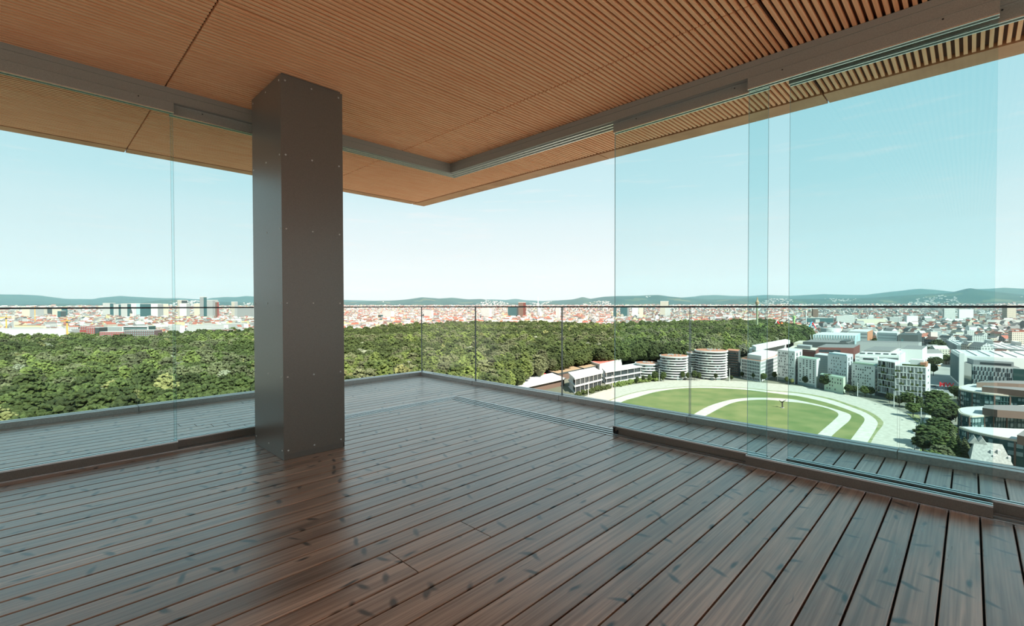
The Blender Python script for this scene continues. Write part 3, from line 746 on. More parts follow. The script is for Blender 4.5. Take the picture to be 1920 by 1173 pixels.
class Bld:
    """a building given by its visible corner C and the far ends L and R of the two facades seen"""
    def __init__(s, label, L, Cc, R, top, wall, roof, cat='building', z=GZ, name='building', top_at=None, group=None, h=None):
        s.C = gp(*Cc, z); s.L = gp(*L, z); s.R = gp(*R, z)
        s.h = h or height_for(gp(*(top_at or Cc), z), top)
        s.root = empty(name, s.C, label, cat, group)
        s.u = (s.L-s.C); s.v = (s.R-s.C); s.wu, s.wv = s.u.length, s.v.length; s.u.normalize(); s.v.normalize()
        s.z0 = z
        mb = s.raw(0, s.wu, 0, s.wv, 0, s.h)
        s.body = mb.build('body', [wall], s.root)
        s.slab(roof)
    def raw(s, u0, u1, v0, v1, z0, z1, mb=None, m=0, mt=None):
        mb = mb or MB(); return mb.obox(Vector((0, 0, 0)), s.u, s.v, u0, u1, v0, v1, z0, z1, m, mt)
    def slab(s, roof, par=.6):
        s.raw(.4, s.wu-.4, .4, s.wv-.4, s.h, s.h+.25).build('roof', roof, s.root)
    def part(s, name, m, *a): return s.raw(*a).build(name, m, s.root)
    def windows(s, side, cols, rows, wf=.55, hf=.6, z0=.08, z1=.96, m=None, skip=0.0, seed=1, jit=0.0, name='windows', u0=.05, u1=.95, proud=.12):
        rr = random.Random(seed); mb = MB(); Wd = s.wu if side == 'L' else s.wv
        cw = Wd*(u1-u0)/cols; ch = s.h*(z1-z0)/rows
        for r in range(rows):
            for c in range(cols):
                if rr.random() < skip: continue
                a = Wd*u0+cw*(c+.5-wf/2)+rr.uniform(-jit, jit)*cw; b = a+cw*wf; za = s.h*z0+ch*(r+.5-hf/2); zb = za+ch*hf
                if side == 'L': s.raw(a, b, -proud, .1, za, zb, mb)
                else: s.raw(-proud, .1, a, b, za, zb, mb)
        return tag(mb.build(name, m or M['winglass'], s.root), kind='stuff')
    def bands(s, side, rows, m, hf=.5, z0=.05, z1=.97, name='window_band', proud=.15, u0=.02, u1=.98):
        Wd = s.wu if side == 'L' else s.wv
        for r in range(rows):
            ch = s.h*(z1-z0)/rows; za = s.h*z0+ch*(r+.5-hf/2)
            if side == 'L': s.part(name, m, Wd*u0, Wd*u1, -proud, .1, za, za+ch*hf)
            else: s.part(name, m, -proud, .1, Wd*u0, Wd*u1, za, za+ch*hf)

# ---- white office with grid facade left of the student towers
b = Bld('white office with window grid facade and orange roof beside the dark tower', (1389, 708), (1426, 716), (1459, 700), 677.5, W_['white'], W_['orange_roof'])
b.windows('L', 11, 6, .6, .72, z0=.02, z1=.97); b.bands('R', 5, W_['grey'], .6)
b.part('penthouse', W_['white'], b.wu*.05, b.wu*.75, 6, b.wv*.9, b.h+.25, b.h+5)
b = Bld('long low white terraced block behind the white grid office', (1404, 682), (1410, 686), (1474, 668), 655, W_['white'], W_['pale_roof'])
b.bands('R', 2, W_['grey'], .4)
b.part('upper_storey', W_['white'], -22, 4, 2, b.wv, b.h, b.h+5)
# ---- student towers
b = Bld('white student tower with scattered windows and dark glazed base', (1457.5, 714), (1490, 720), (1504, 713), 659, W_['white'], W_['pale_roof'])
b.windows('L', 8, 9, .42, .62, z0=.18, skip=.38, seed=3, jit=.15); b.windows('R', 2, 6, .3, .8, z0=.2, seed=2)
b.part('glazed_base', M['greenglass'], 1, b.wu-.5, -.2, .2, .3, b.h*.14)
b.part('dark_side', W_['dark'], -.2, .1, b.wv*.5, b.wv, 0, b.h*.62)
b = Bld('narrow white student block with regular window columns and roof garden', (1495.5, 720), (1530.5, 727), (1537.5, 722.5), 674, W_['white'], W_['green_roof'])
b.windows('L', 5, 12, .38, .62, z0=.14, seed=5, skip=.12); b.part('glazed_base', M['winglass2'], 2, b.wu-1, -.2, .2, .3, b.h*.10)
b = Bld('grey gridded block set back between the student towers', (1527, 707), (1552, 711), (1560, 706), 667, W_['grey'], W_['pale_roof'])
b.windows('L', 8, 9, .55, .6, z0=.12, m=M['winglass2'])
b = Bld('broad pale grey student tower above the pale green block', (1551.5, 726), (1588, 734), (1599, 727), 668, wall_mat('pale_grey_render', (.44, .45, .465)), W_['pale_roof'])
b.windows('L', 8, 8, .36, .45, z0=.25, skip=.35, seed=8, jit=.2); b.windows('R', 2, 6, .35, .75, z0=.2, seed=2)
b.part('roof_edge', W_['blue'], 1, b.wu-1, 1, 4, b.h+.2, b.h+1.4)
b = Bld('low pale green block with small dark windows behind street trees', (1536.5, 729), (1581, 738.5), (1585, 735), 709, W_['green'], W_['green_roof'])
b.windows('L', 8, 4, .35, .5, skip=.3, seed=4); b.part('dark_end', W_['dark'], b.wu-5, b.wu, -.3, .2, 0, b.h*.98)
b = Bld('white student block with green roof terrace and square windows', (1596.5, 733), (1640, 741), (1647, 736), 686, W_['white'], W_['green_roof'])
b.windows('L', 9, 9, .42, .58, z0=.12, skip=.42, seed=12); b.windows('R', 2, 7, .4, .5)
b.part('terrace_rail', W_['green'], 1, b.wu-1, .5, 1, b.h, b.h+1.4)
b = Bld('long white block with punched windows behind the student towers', (1603, 716), (1652, 720), (1662, 712), 679, W_['white'], W_['pale_roof'])
b.windows('L', 16, 8, .5, .55, z0=.1); b.part('penthouse', W_['white'], 3, b.wu*.85, 2, 10, b.h, b.h+4.5); b.part('penthouse_window', M['winglass'], 6, b.wu*.7, 1.9, 2.1, b.h+1.5, b.h+3.2)
# ---- balcony block
def balcony_block(label, L, Cc, R, top, floors, bays, extra):
    b = Bld(label, L, Cc, R, top, W_['white'], W_['pale_roof'])
    zb = b.h*.13
    b.part('dark_ground_floor', W_['dark'], -.2, b.wu+.1, -.25, .5, 0, zb)
    b.part('recess', M['winglass'], .6, b.wu-.6, -.15, .3, zb+.5, b.h-.8)
    fh = (b.h-zb)/floors
    for f in range(floors+1): b.part('balcony_slab', W_['white'], 0, b.wu, -2.2, .2, zb+f*fh-.3, zb+f*fh+.3)
    rr = random.Random(bays)
    for i in range(bays+1): b.part('balcony_fin', W_['white'], b.wu*i/bays-.22, b.wu*i/bays+.22, -2.2, .2, zb, b.h)
    mb = MB(); pl = MB()
    for f in range(floors):
        for i in range(bays*5):
            if i % 5 and rr.random() < .75:
                a = b.wu*i/bays/5; b.raw(a-.16, a+.16, -1.6, -1.2, zb+f*fh+.4, zb+(f+1)*fh-.4, mb)
        for i in range(bays*2):
            if rr.random() < .45:
                a = b.wu*(i+rr.random())/bays/2; b.raw(a-.7, a+.7, -2.3, -1.4, zb+f*fh+.4, zb+f*fh+1.2+rr.random(), pl)
    tag(mb.build('posts', W_['white'], b.root), kind='stuff'); tag(pl.build('balcony_plants', LEAF[2], b.root), kind='stuff')
    extra(b)
    return b
balcony_block('narrow white block of open balconies left of its wider twin', (1647, 742), (1678, 749), (1688, 743), 679, 5, 4, lambda b: None)
def ex(b):
    b.part('roof_house', W_['white'], b.wu*.1, b.wu*.55, 5, 14, b.h, b.h+5); b.part('roof_deck', W_['orange_roof'], 0, b.wu*.2, 2, 14, b.h, b.h+3.4)
    b.part('roof_planting', LEAF[0], b.wu*.05, b.wu*.8, .5, 1.6, b.h, b.h+1.5)
    b.windows('R', 1, 5, .2, .3, m=M['winglass2'])
balcony_block('wide white block of open balconies with planted roof terrace', (1679.5, 752), (1735.5, 758), (1744, 747), 688.5, 5, 8, ex)
# ---- university quarter behind
b = Bld('dark red clad university building with flat cream roof terrace', (1478, 690), (1529, 697), (1535, 690), 657, W_['redbrown'], W_['cream'])
b.bands('L', 1, W_['cream'], .06, .88, 1.0); b.part('roof_block', W_['grey'], b.wu*.2, b.wu*.7, 6, 26, b.h, b.h+4)
b = Bld('dark red clad wing with long ribbon windows below the grey roof', (1531, 688), (1600, 690), (1612, 681), 652, W_['redbrown'], W_['grey_roof'])
b.bands('L', 2, M['winglass'], .35, .3, 1, u0=.35, u1=.98)
b = Bld('low dark grey sloping roof of the university library', (1505, 669), (1590, 673), (1602, 667), 643, W_['dark'], W_['grey_roof'])
b.part('roof_ramp', W_['dark'], b.wu*.05, b.wu*.18, 2, b.wv*.8, b.h, b.h+2.5)
b = Bld('cream low pavilion with flat roof at the forest edge', (1488, 661), (1519, 662), (1528, 657), 643, W_['cream'], W_['cream'])
b = Bld('white stepped university block with long terraces', (1603, 702), (1686, 706), (1702, 692), 667, W_['white'], W_['pale_roof'])
b.part('upper_terrace', W_['white'], 4, b.wu-4, 8, b.wv, b.h, b.h+2.2); b.part('ribbon_window', M['winglass'], b.wu*.02, b.wu*.25, -.2, .2, b.h*.8, b.h*.88)
b.part('top_terrace', W_['grey_roof'], b.wu*.25, b.wu-6, 16, b.wv, b.h+2.2, b.h+4)
for q in range(5): b.part('terrace_window', M['winglass'], b.wu*(.08+.18*q), b.wu*(.20+.18*q), 7.8, 8.2, b.h+.5, b.h+1.7)
b.bands('L', 4, W_['grey'], .3, .3, .98)
b = Bld('white box hall with dark grey roof beside the street trees', (1688, 696), (1729, 698), (1738, 688), 655, W_['white'], W_['grey_roof'])
b.part('ribbon_window', W_['grey'], b.wu*.25, b.wu*.6, -.2, .2, b.h*.35, b.h*.5)
b = Bld('long flat grey roof running across the university quarter', (1606, 669), (1722, 673), (1728, 669.5), 643, W_['grey'], W_['grey_roof'])
b = Bld('black-green cube of the university beside the perforated white block', (1683, 664), (1721, 665), (1728, 659), 628, W_['dark'], W_['dark'])
b.part('sign_panel', W_['teal'], b.wu*.72, b.wu*.84, -.3, .1, b.h*.45, b.h*.8)
b = Bld('white perforated university block', (1644, 660), (1682, 663), (1686, 658), 624.5, W_['white'], W_['pale_roof'])
b.windows('L', 14, 5, .5, .4, m=W_['grey'], z0=.2)
b = Bld('pale block with lattice facade before the amusement park', (1524, 660), (1603, 663), (1613, 655), 629, W_['blue'], W_['pale_roof'])
mb = MB()
for i in range(17):
    a = b.wu*i/16
    for q in (0, 1): mb.tube(tuple(b.u*a+b.v*-.4+UP*(b.h*.1)), tuple(b.u*(a+(b.wu/16 if q else -b.wu/16))+b.v*-.4+UP*b.h), .45, 4)
tag(mb.build('lattice', W_['white'], b.root), kind='stuff')
b = Bld('white office slab with brick-red end wall', (1590, 648), (1626, 650), (1636, 643), 622, W_['white'], W_['pale_roof'])
b.bands('L', 4, W_['grey'], .35); b.part('end_wall', wall_mat('terracotta', (.40, .17, .09)), -.3, .1, 0, b.wv, 0, b.h)
dr = empty('building', tuple(gp(1556, 640)), 'low white drum-shaped hall beside the amusement park', 'building')
hh = height_for(gp(1556, 640), 615); MB().cyl((0, 0), 17, 0, hh, 32).build('drum', W_['white'], dr); MB().cyl((0, 0), 16, hh, hh+.4, 32).build('roof', W_['pale_roof'], dr)
dm = empty('building', tuple(gp(1571, 636)), 'white onion-domed planetarium with red rim', 'building')
hh = height_for(gp(1571, 636), 613); MB().cyl((0, 0), 7, 0, hh, 24).build('drum', W_['white'], dm); MB().cyl((0, 0), 8, hh-2, hh, 24).build('rim', W_['signred'], dm)
MB().cyl((0, 0), 5.5, hh, hh+6, 20, r1=4.5).cyl((0, 0), 4.5, hh+6, hh+11, 20, r1=1.5).cyl((0, 0), 1.5, hh+11, hh+16, 12, r1=.3).build('dome', W_['white'], dm)

# ---- exhibition halls, hotel
b = Bld('distant white exhibition hall with panelled grey gable end', (1774, 655), (1794, 668), (1985, 686), 646.5, W_['white'], W_['pale_roof'])
b.part('gable_panels', W_['grey'], .5, b.wu-.5, -.3, .1, b.h*.35, b.h*.92)
for i in range(10):
    a = b.wv*(i+.5)/10; b.part('roof_fin', W_['white'], b.wu*.1, b.wu*.8, a-1, a+1, b.h, b.h+1.2)
for i in range(3): b.part('roof_unit', W_['pale_roof'], b.wu*.6, b.wu*.8, b.wv*(.15+.3*i), b.wv*(.15+.3*i)+7, b.h, b.h+6)
b = Bld('long green-roofed link between the exhibition halls', (1786, 680), (1800, 690), (1985, 712), 664, W_['white'], W_['green_roof'])
for i in range(4): b.part('roof_unit', W_['white'], 4, 10, b.wv*(.08+.24*i), b.wv*(.08+.24*i)+8, b.h, b.h+3.5)
b = Bld('nearer white exhibition hall with teal glazed gable behind the hotel', (1782, 706), (1803, 726), (1985, 738), 667.5, W_['white'], W_['pale_roof'])
b.part('teal_gable', W_['teal'], .5, b.wu-.5, -.3, .1, 2, b.h*.9); b.part('pylon', W_['white'], -2, 1.5, -2, 1.5, 0, b.h+3)
for i in range(7):
    a = b.wv*(i+.4)/7; b.part('roof_fin', W_['white'], b.wu*.1, b.wu*.9, a-1.2, a+1.2, b.h, b.h+1)
b = Bld('hotel with black and white chequered facade and dark glass end', (1808, 729.5), (1822, 737), (1912, 746), 683, W_['white'], W_['grey_roof'])
rr = random.Random(6); mb = MB(); fl = 6
for f in range(fl):
    for c in range(26):
        if (c+f) % 2 == 0 or rr.random() < .12:
            a = b.wv*(c+.1)/26; b.raw(-.25, .1, a, a+b.wv/26*.72, b.h*(.06+.15*f), b.h*(.06+.15*f+.135), mb)
tag(mb.build('windows', M['winglass'], b.root), kind='stuff')
b.part('glass_end', M['greenglass'], -.1, b.wu, -.3, .2, 0, b.h); b.part('curved_glass_bay', M['greenglass'], -.3, 6, b.wv*.86, b.wv+8, 0, b.h-1)
b.part('penthouse', W_['grey'], 3, b.wu-1, b.wv*.05, b.wv*.9, b.h, b.h+4); b.part('penthouse_window', M['winglass'], 2.9, 3.1, b.wv*.2, b.wv*.85, b.h+.6, b.h+2.4)

# ---- curved glass offices
RZ = GZ+15
def finger(label, front, back, pent, z=RZ):
    pf = [gp(x, y, z) for x, y in smooth(front, 4)]; pb = [gp(x, y, z) for x, y in back]
    pts = pf+pb; area = sum(pts[i].x*pts[(i+1) % len(pts)].y-pts[(i+1) % len(pts)].x*pts[i].y for i in range(len(pts)))
    if area < 0: pts = pts[::-1]
    o = empty('office_building', (pf[0].x, pf[0].y, GZ), label, 'building', 'curved glass offices')
    P = [(p.x-pf[0].x, p.y-pf[0].y) for p in pts]; cxm = sum(p[0] for p in P)/len(P); cym = sum(p[1] for p in P)/len(P)
    ins = lambda k: [(p[0]+(cxm-p[0])*k, p[1]+(cym-p[1])*k) for p in P]
    H = z-GZ
    MB().prism(ins(.012), 0, H-.8).build('curtain_wall', M['greenglass'], o)
    MB().prism(P, H-.9, H).build('roof_rim', W_['cream'], o)
    MB().prism(ins(.06), H, H+.2).build('roof', W_['pale_roof'], o)
    mb = MB(); mp = MB(); mw = MB(); rr = random.Random(len(label))
    n = len(pf)
    for i in range(n-1):
        a, b_ = pf[i]-pf[0], pf[i+1]-pf[0]; L = (b_-a).length; k = max(1, round(L/1.9)); d = (b_-a)/k
        nrm = Vector((d.y, -d.x, 0)).normalized()
        if nrm.dot(Vector((pf[i].x, pf[i].y, 0))) > 0: nrm = -nrm
        for j in range(k):
            q = a+d*j; q = Vector((q.x, q.y, 0))
            mb.obox(q, d.normalized(), nrm, -.06, .06, -.2, .15, 0, H-.9)
            for f in range(4):
                if rr.random() < .5: mw.obox(q, d.normalized(), nrm, .2, d.length-.2, -.1, .06, f*3.5+.8, f*3.5+2.7)
            if (i*7+j) % 5 == 0: mp.obox(q, d.normalized(), nrm, -.35, .35, -.2, .28, 0, H-.9)
        for f in range(1, 5):
            q = Vector((a.x, a.y, 0)); mb.obox(q, d.normalized(), nrm, 0, L, -.2, .12, f*3.5-.5, f*3.5-.1)
    tag(mb.build('mullions', W_['teal'], o), kind='stuff'); tag(mp.build('pilasters', W_['brown'], o), kind='stuff'); tag(mw.build('blinds', M['winglass2'], o), kind='stuff')
    for pp, zz in pent:
        Q = [gp(x, y, z+4) for x, y in pp]; ar = sum(Q[i].x*Q[(i+1) % len(Q)].y-Q[(i+1) % len(Q)].x*Q[i].y for i in range(len(Q)))
        if ar < 0: Q = Q[::-1]
        MB().prism([(q.x-pf[0].x, q.y-pf[0].y) for q in Q], H, H+zz, 0, 1).build('penthouse', [W_['brown'], W_['grey_roof']], o)
finger('farthest curved glass office with two brown rooftop storeys', [(1798, 724), (1799, 728), (1812, 731.5), (1838, 735.6), (1876, 739), (1930, 743), (2000, 749)], [(2000, 722), (1900, 718.5), (1850, 718), (1815, 720)], [([(1831, 716.5), (1870, 717), (1910, 719), (1990, 722), (1990, 716), (1900, 713), (1840, 714)], 4), ([(1841, 724.5), (1870, 727), (1930, 733), (1990, 737), (1990, 731), (1900, 725), (1845, 722.5)], 4)])
finger('middle curved glass office with rounded nose and cream roof rim', [(1797, 766), (1796.6, 768.5), (1800, 773), (1808, 776.3), (1822.7, 779.3), (1845.7, 778), (1876, 776), (1930, 777), (2000, 786)], [(2000, 757), (1900, 759.5), (1845, 761), (1815, 762.3), (1803, 763.8)], [([(1842, 764), (1870, 768), (1930, 772), (1990, 778), (1990, 764), (1900, 759), (1846, 758.5)], 4)])
finger('nearest curved glass office with sharp corner beside the conifers', [(1798, 799), (1812, 804.5), (1830, 809.7), (1862.6, 816.6), (1920, 826.6), (2000, 841)], [(2000, 806), (1900, 803), (1850, 800.5)], [([(1907, 815), (1940, 822), (1990, 830), (1990, 815), (1920, 806)], 4)])

# ---- old house with grey roof
b0, b1 = gp(1822, 888), gp(1896, 900)
oh = empty('house', b0, 'old house with steep pale grey gabled roof and two small peaks', 'house')
u = (b1-b0); L = u.length; u.normalize(); v = Vector((-u.y, u.x, 0))
if v.dot(Vector((b0.x, b0.y, 0))) < 0: v = -v
d = 11.0; he, hr = 7.0, 14.0
MB().obox(Vector((0, 0, 0)), u, v, 0, L, 0, d, 0, he).build('body', W_['cream'], oh)
def pt(a, c, z): return tuple(u*a+v*c+UP*z)
M['slate'] = vary(mat('pale_grey_roof_sheet', (.40, .39, .36), .85), 1.2, (.25, .24, .225), (.36, .345, .32), detail=6)
mb = MB(); e = .5
mb.quadf([pt(-e, -e, he-.3), pt(L+e, -e, he-.3), pt(L-2.2, d/2, hr), pt(1.2, d/2, hr)])
mb.quadf([pt(L+e, d+e, he-.3), pt(-e, d+e, he-.3), pt(1.2, d/2, hr), pt(L-2.2, d/2, hr)])
mb.quadf([pt(-e, d+e, he-.3), pt(-e, -e, he-.3), pt(1.2, d/2, hr)]); mb.quadf([pt(L+e, -e, he-.3), pt(L+e, d+e, he-.3), pt(L-2.2, d/2, hr)])
mb.build('roof', M['slate'], oh)
for a in (1.2, L*.30):
    mb = MB(); w2 = 1.9
    mb.quadf([pt(a-w2, d*.42, hr-1.2), pt(a+w2, d*.42, hr-1.2), pt(a, d*.42, hr+1.9)])
    mb.quadf([pt(a-w2, d*.42, hr-1.2), pt(a, d*.42, hr+1.9), pt(a, d*.95, hr+1.9), pt(a-w2, d*.95, hr-1.2)]); mb.quadf([pt(a+w2, d*.42, hr-1.2), pt(a+w2, d*.95, hr-1.2), pt(a, d*.95, hr+1.9), pt(a, d*.42, hr+1.9)])
    mb.build('roof_peak', M['slate'], oh)
for a, z in ((L*.50, 9.2), (L*.68, 9.6), (L*.55, 7.4), (L*.93, 7.6)):
    MB().obox(Vector((0, 0, 0)), u, v, a, a+.9, 1.0+(z-7.4)*.55, 3.6+(z-7.4)*.55, z-.4, z+2.2).build('dormer', W_['white'], oh)

# ---- round apartment towers
def round_tower(label, px, base, rpx, top, floors, el=1.0):
    p = gp(px, base); D = depth(p); R = rpx*D/FPX; dirv = Vector((p.x, p.y, 0)).normalized()
    c = p+dirv*R; H = height_for(p, top)
    o = empty('round_tower', c, label, 'building', 'round apartment towers')
    o.rotation_euler = (0, 0, math.atan2(dirv.y, dirv.x))
    fh = H/floors
    MB().cyl((0, 0), R-2.0, 0, H, 48).build('glazing', M['winglass'], o)
    for f in range(floors):
        z = f*fh; MB().cyl((0, 0), R*(.985 if f % 3 else 1.0), z+fh*.66, z+fh*1.0, 48).build('balcony_ring', W_['white'], o)
    MB().cyl((0, 0), R+.3, H-.2, H+.8, 48).build('roof_rim', W_['white'], o)
    MB().cyl((0, 0), R-.8, H+.6, H+1.0, 48).build('roof', W_['orange_roof'], o)
    mb = MB(); rr = random.Random(px)
    for i in range(9):
        a = rr.uniform(0, 6.28); q = rr.uniform(0, R*.55); mb.box(q*math.cos(a)-1, q*math.cos(a)+1, q*math.sin(a)-.8, q*math.sin(a)+.8, H+1, H+2)
    mb.build('roof_units', W_['grey'], o)
    fl = MB()
    for i in range(26):
        a = rr.uniform(2, 4.4); z = rr.randrange(floors)*fh+fh*.05; fl.box((R-1.9)*math.cos(a)-.9, (R-1.9)*math.cos(a)+.9, (R-1.9)*math.sin(a)-.9, (R-1.9)*math.sin(a)+.9, z, z+fh*.5)
    tag(fl.build('curtains', M['winglass2'], o), kind='stuff')
    return o
round_tower('low round tower with white balcony rings behind the grandstand', 1213, 708, 22, 683.5, 5)
round_tower('round tower with ten white balcony rings above the track bend', 1263.5, 712.5, 26, 670, 9)
round_tower('slim round tower half hidden left of the ten-ring tower', 1244, 708, 11, 678, 7)
round_tower('tallest broad round tower with white balcony rings and orange roof', 1333, 712, 29.5, 660, 11)
round_tower('slim round tower half hidden behind the tallest one', 1300, 707, 12, 662.5, 10)
b = Bld('dark brown apartment tower right of the white round towers', (1361, 703), (1384, 706), (1388, 701), 658.5, W_['dark'], W_['orange_roof'])
for f in range(10): b.part('floor_band', W_['brown'], -.4, b.wu, -.5, .2, b.h*f/10+1, b.h*f/10+1.7)
b.windows('L', 6, 10, .5, .3, skip=.45, seed=4, m=M['winglass2'])

# ---- grandstands along the track
def stand(label, L, Cc, R, top, floors, over=1.8):
    b = Bld(label, L, Cc, R, top, M['winglass'], W_['pale_roof'], name='grandstand')
    # side 'R' runs away along the track, L is the short end
    for f in range(floors+1):
        z = b.h*f/floors; b.part('concrete_slab', W_['white'], -over, b.wu+over, -over, b.wv+over, z-.9 if f else 0, z+.35 if f else .8)
    for i in range(7): b.part('column', W_['white'], b.wu*0-1.3, -.9, b.wv*i/6-.2, b.wv*i/6+.2, 0, b.h)
    for i in range(18): b.part('mullion', W_['brown'], -.15, .1, b.wv*i/17-.1, b.wv*i/17+.1, 0, b.h)
    b.part('end_wall', W_['white'], b.wu*.35, b.wu, -.3, .2, 0, b.h)
    return b
stand('far white concrete grandstand with two glazed storeys by the track', (1131, 712), (1137, 719), (1212, 705), 696.5, 2)
stand('nearer white concrete grandstand with glazed storeys by the track', (1068, 725), (1079, 737), (1127, 724), 708.5, 2)
b = Bld('low long grandstand with pale roof behind the glass balustrade', (958, 728), (978, 741), (1058, 722), 727, W_['brown'], W_['pale_roof'], name='grandstand'); b.part('roof_overhang', W_['white'], -3, b.wu+1, -1, b.wv+1, b.h, b.h+.6)
for lb, Lp, Cp, Rp, tp, wl_, rf in (('dark flat building with tan gravel roof behind the grandstands', (1028, 708), (1046, 714), (1093, 703), 701, W_['brown'], W_['gravel']),
        ('small dark flat roof with gravel between gravel roof and red court', (1083, 700), (1095, 704), (1125, 697), 691, W_['brown'], W_['gravel']),
        ('white building with red sports court on its roof', (1108, 694), (1124, 700), (1166, 689), 683, W_['white'], wall_mat('salmon_court', (.42, .115, .085)))):
    b = Bld(lb, Lp, Cp, Rp, tp, wl_, rf); b.part('roof_edge', W_['dark'] if wl_ is W_['brown'] else W_['white'], -.5, b.wu+.5, -.5, .8, b.h-.8, b.h+.5); b.part('roof_edge', W_['dark'] if wl_ is W_['brown'] else W_['white'], -.5, .8, -.5, b.wv+.5, b.h-.8, b.h+.5)
b = Bld('orange-red market stall beside the low grandstand', (1007, 712), (1012, 715), (1027, 712), 705, W_['orange'], W_['signred'], cat='stall', name='market_stall')

# ---- amusement park
pt_ = empty('observation_tower', tuple(gp(1419.5, 628)), 'slender observation tower with golden head rising over the forest', 'tower')
H = height_for(gp(1419.5, 628), 556)
MB().cyl((0, 0), 2.6, 0, H*.86, 12, r1=2.0).build('shaft', W_['ridegreen'] if 0 else wall_mat('tower_olive', (.26, .27, .16)), pt_); MB().cyl((0, 0), 3.6, H*.80, H*.86, 12, r1=4.6).cyl((0, 0), 4.6, H*.86, H*.92, 12, r1=1.8).cyl((0, 0), 1.8, H*.92, H*.985, 10, r1=1.0).build('head', W_['gravel'], pt_); MB().tube((0, 0, H*.98), (0, 0, H*1.05), .3).build('spire', W_['grey'], pt_)
def mast(label, px, base, top, r, m, head=None):
    o = empty('ride_mast', tuple(gp(px, base)), label, 'ride', 'rides of the amusement park'); H = height_for(gp(px, base), top)
    MB().cyl((0, 0), r, 0, H, 8).build('mast', m, o); MB().cyl((0, 0), r*2.0, H*.9, H*.98, 10).build('cabin_ring', head or m, o)
mast('tall white ride mast in the amusement park', 1511, 622, 582, 1.5, W_['white']); mast('pale green ride mast in the amusement park', 1489, 624, 592, 2.0, W_['ridegreen']); mast('short orange ride mast left of the observation tower', 1410, 614, 604, 1.6, W_['orange'])
def aframe(label, px, base, top, m1, m2, tilt):
    p = gp(px, base); H = height_for(p, top); o = empty('thrill_ride', tuple(p), label, 'ride', 'rides of the amusement park')
    R_ = Vector((RGT[0], RGT[1], 0)).normalized()
    MB().tube(tuple(R_*-H*.5), tuple(UP*H+R_*tilt*H), 1.3, 6).tube(tuple(R_*H*.5), tuple(UP*H+R_*tilt*H), 1.3, 6).build('frame', m1, o)
    MB().tube(tuple(UP*H*.95+R_*tilt*H), tuple(R_*(tilt+.45)*H+UP*H*.2), 1.8, 6).build('arm', m2, o); MB().obox(R_*(tilt+.4)*H, R_, Vector((-R_.y, R_.x, 0)), -4, 4, -2, 2, H*.1, H*.3).build('gondola', m2, o)
aframe('white A-frame ride with red swing arm at the forest edge', 1457, 626, 600, W_['white'], W_['signred'], 0)
aframe('red and yellow thrill ride right of the white A-frame', 1470, 628, 604, W_['signred'], W_['rideyellow'], -.2)
aframe('light blue thrill ride with red arm', 1520, 627, 603, W_['rideblue'], W_['signred'], .1)
tn = empty('ride_tent', tuple(gp(1507, 624)), 'magenta tent roof of a ride in the amusement park', 'ride', 'rides of the amusement park'); MB().cyl((0, 0), 9, 6, 12, 12, r1=1).build('canopy', W_['pink'], tn); MB().cyl((0, 0), 8, 0, 6, 12).build('body', W_['white'], tn)

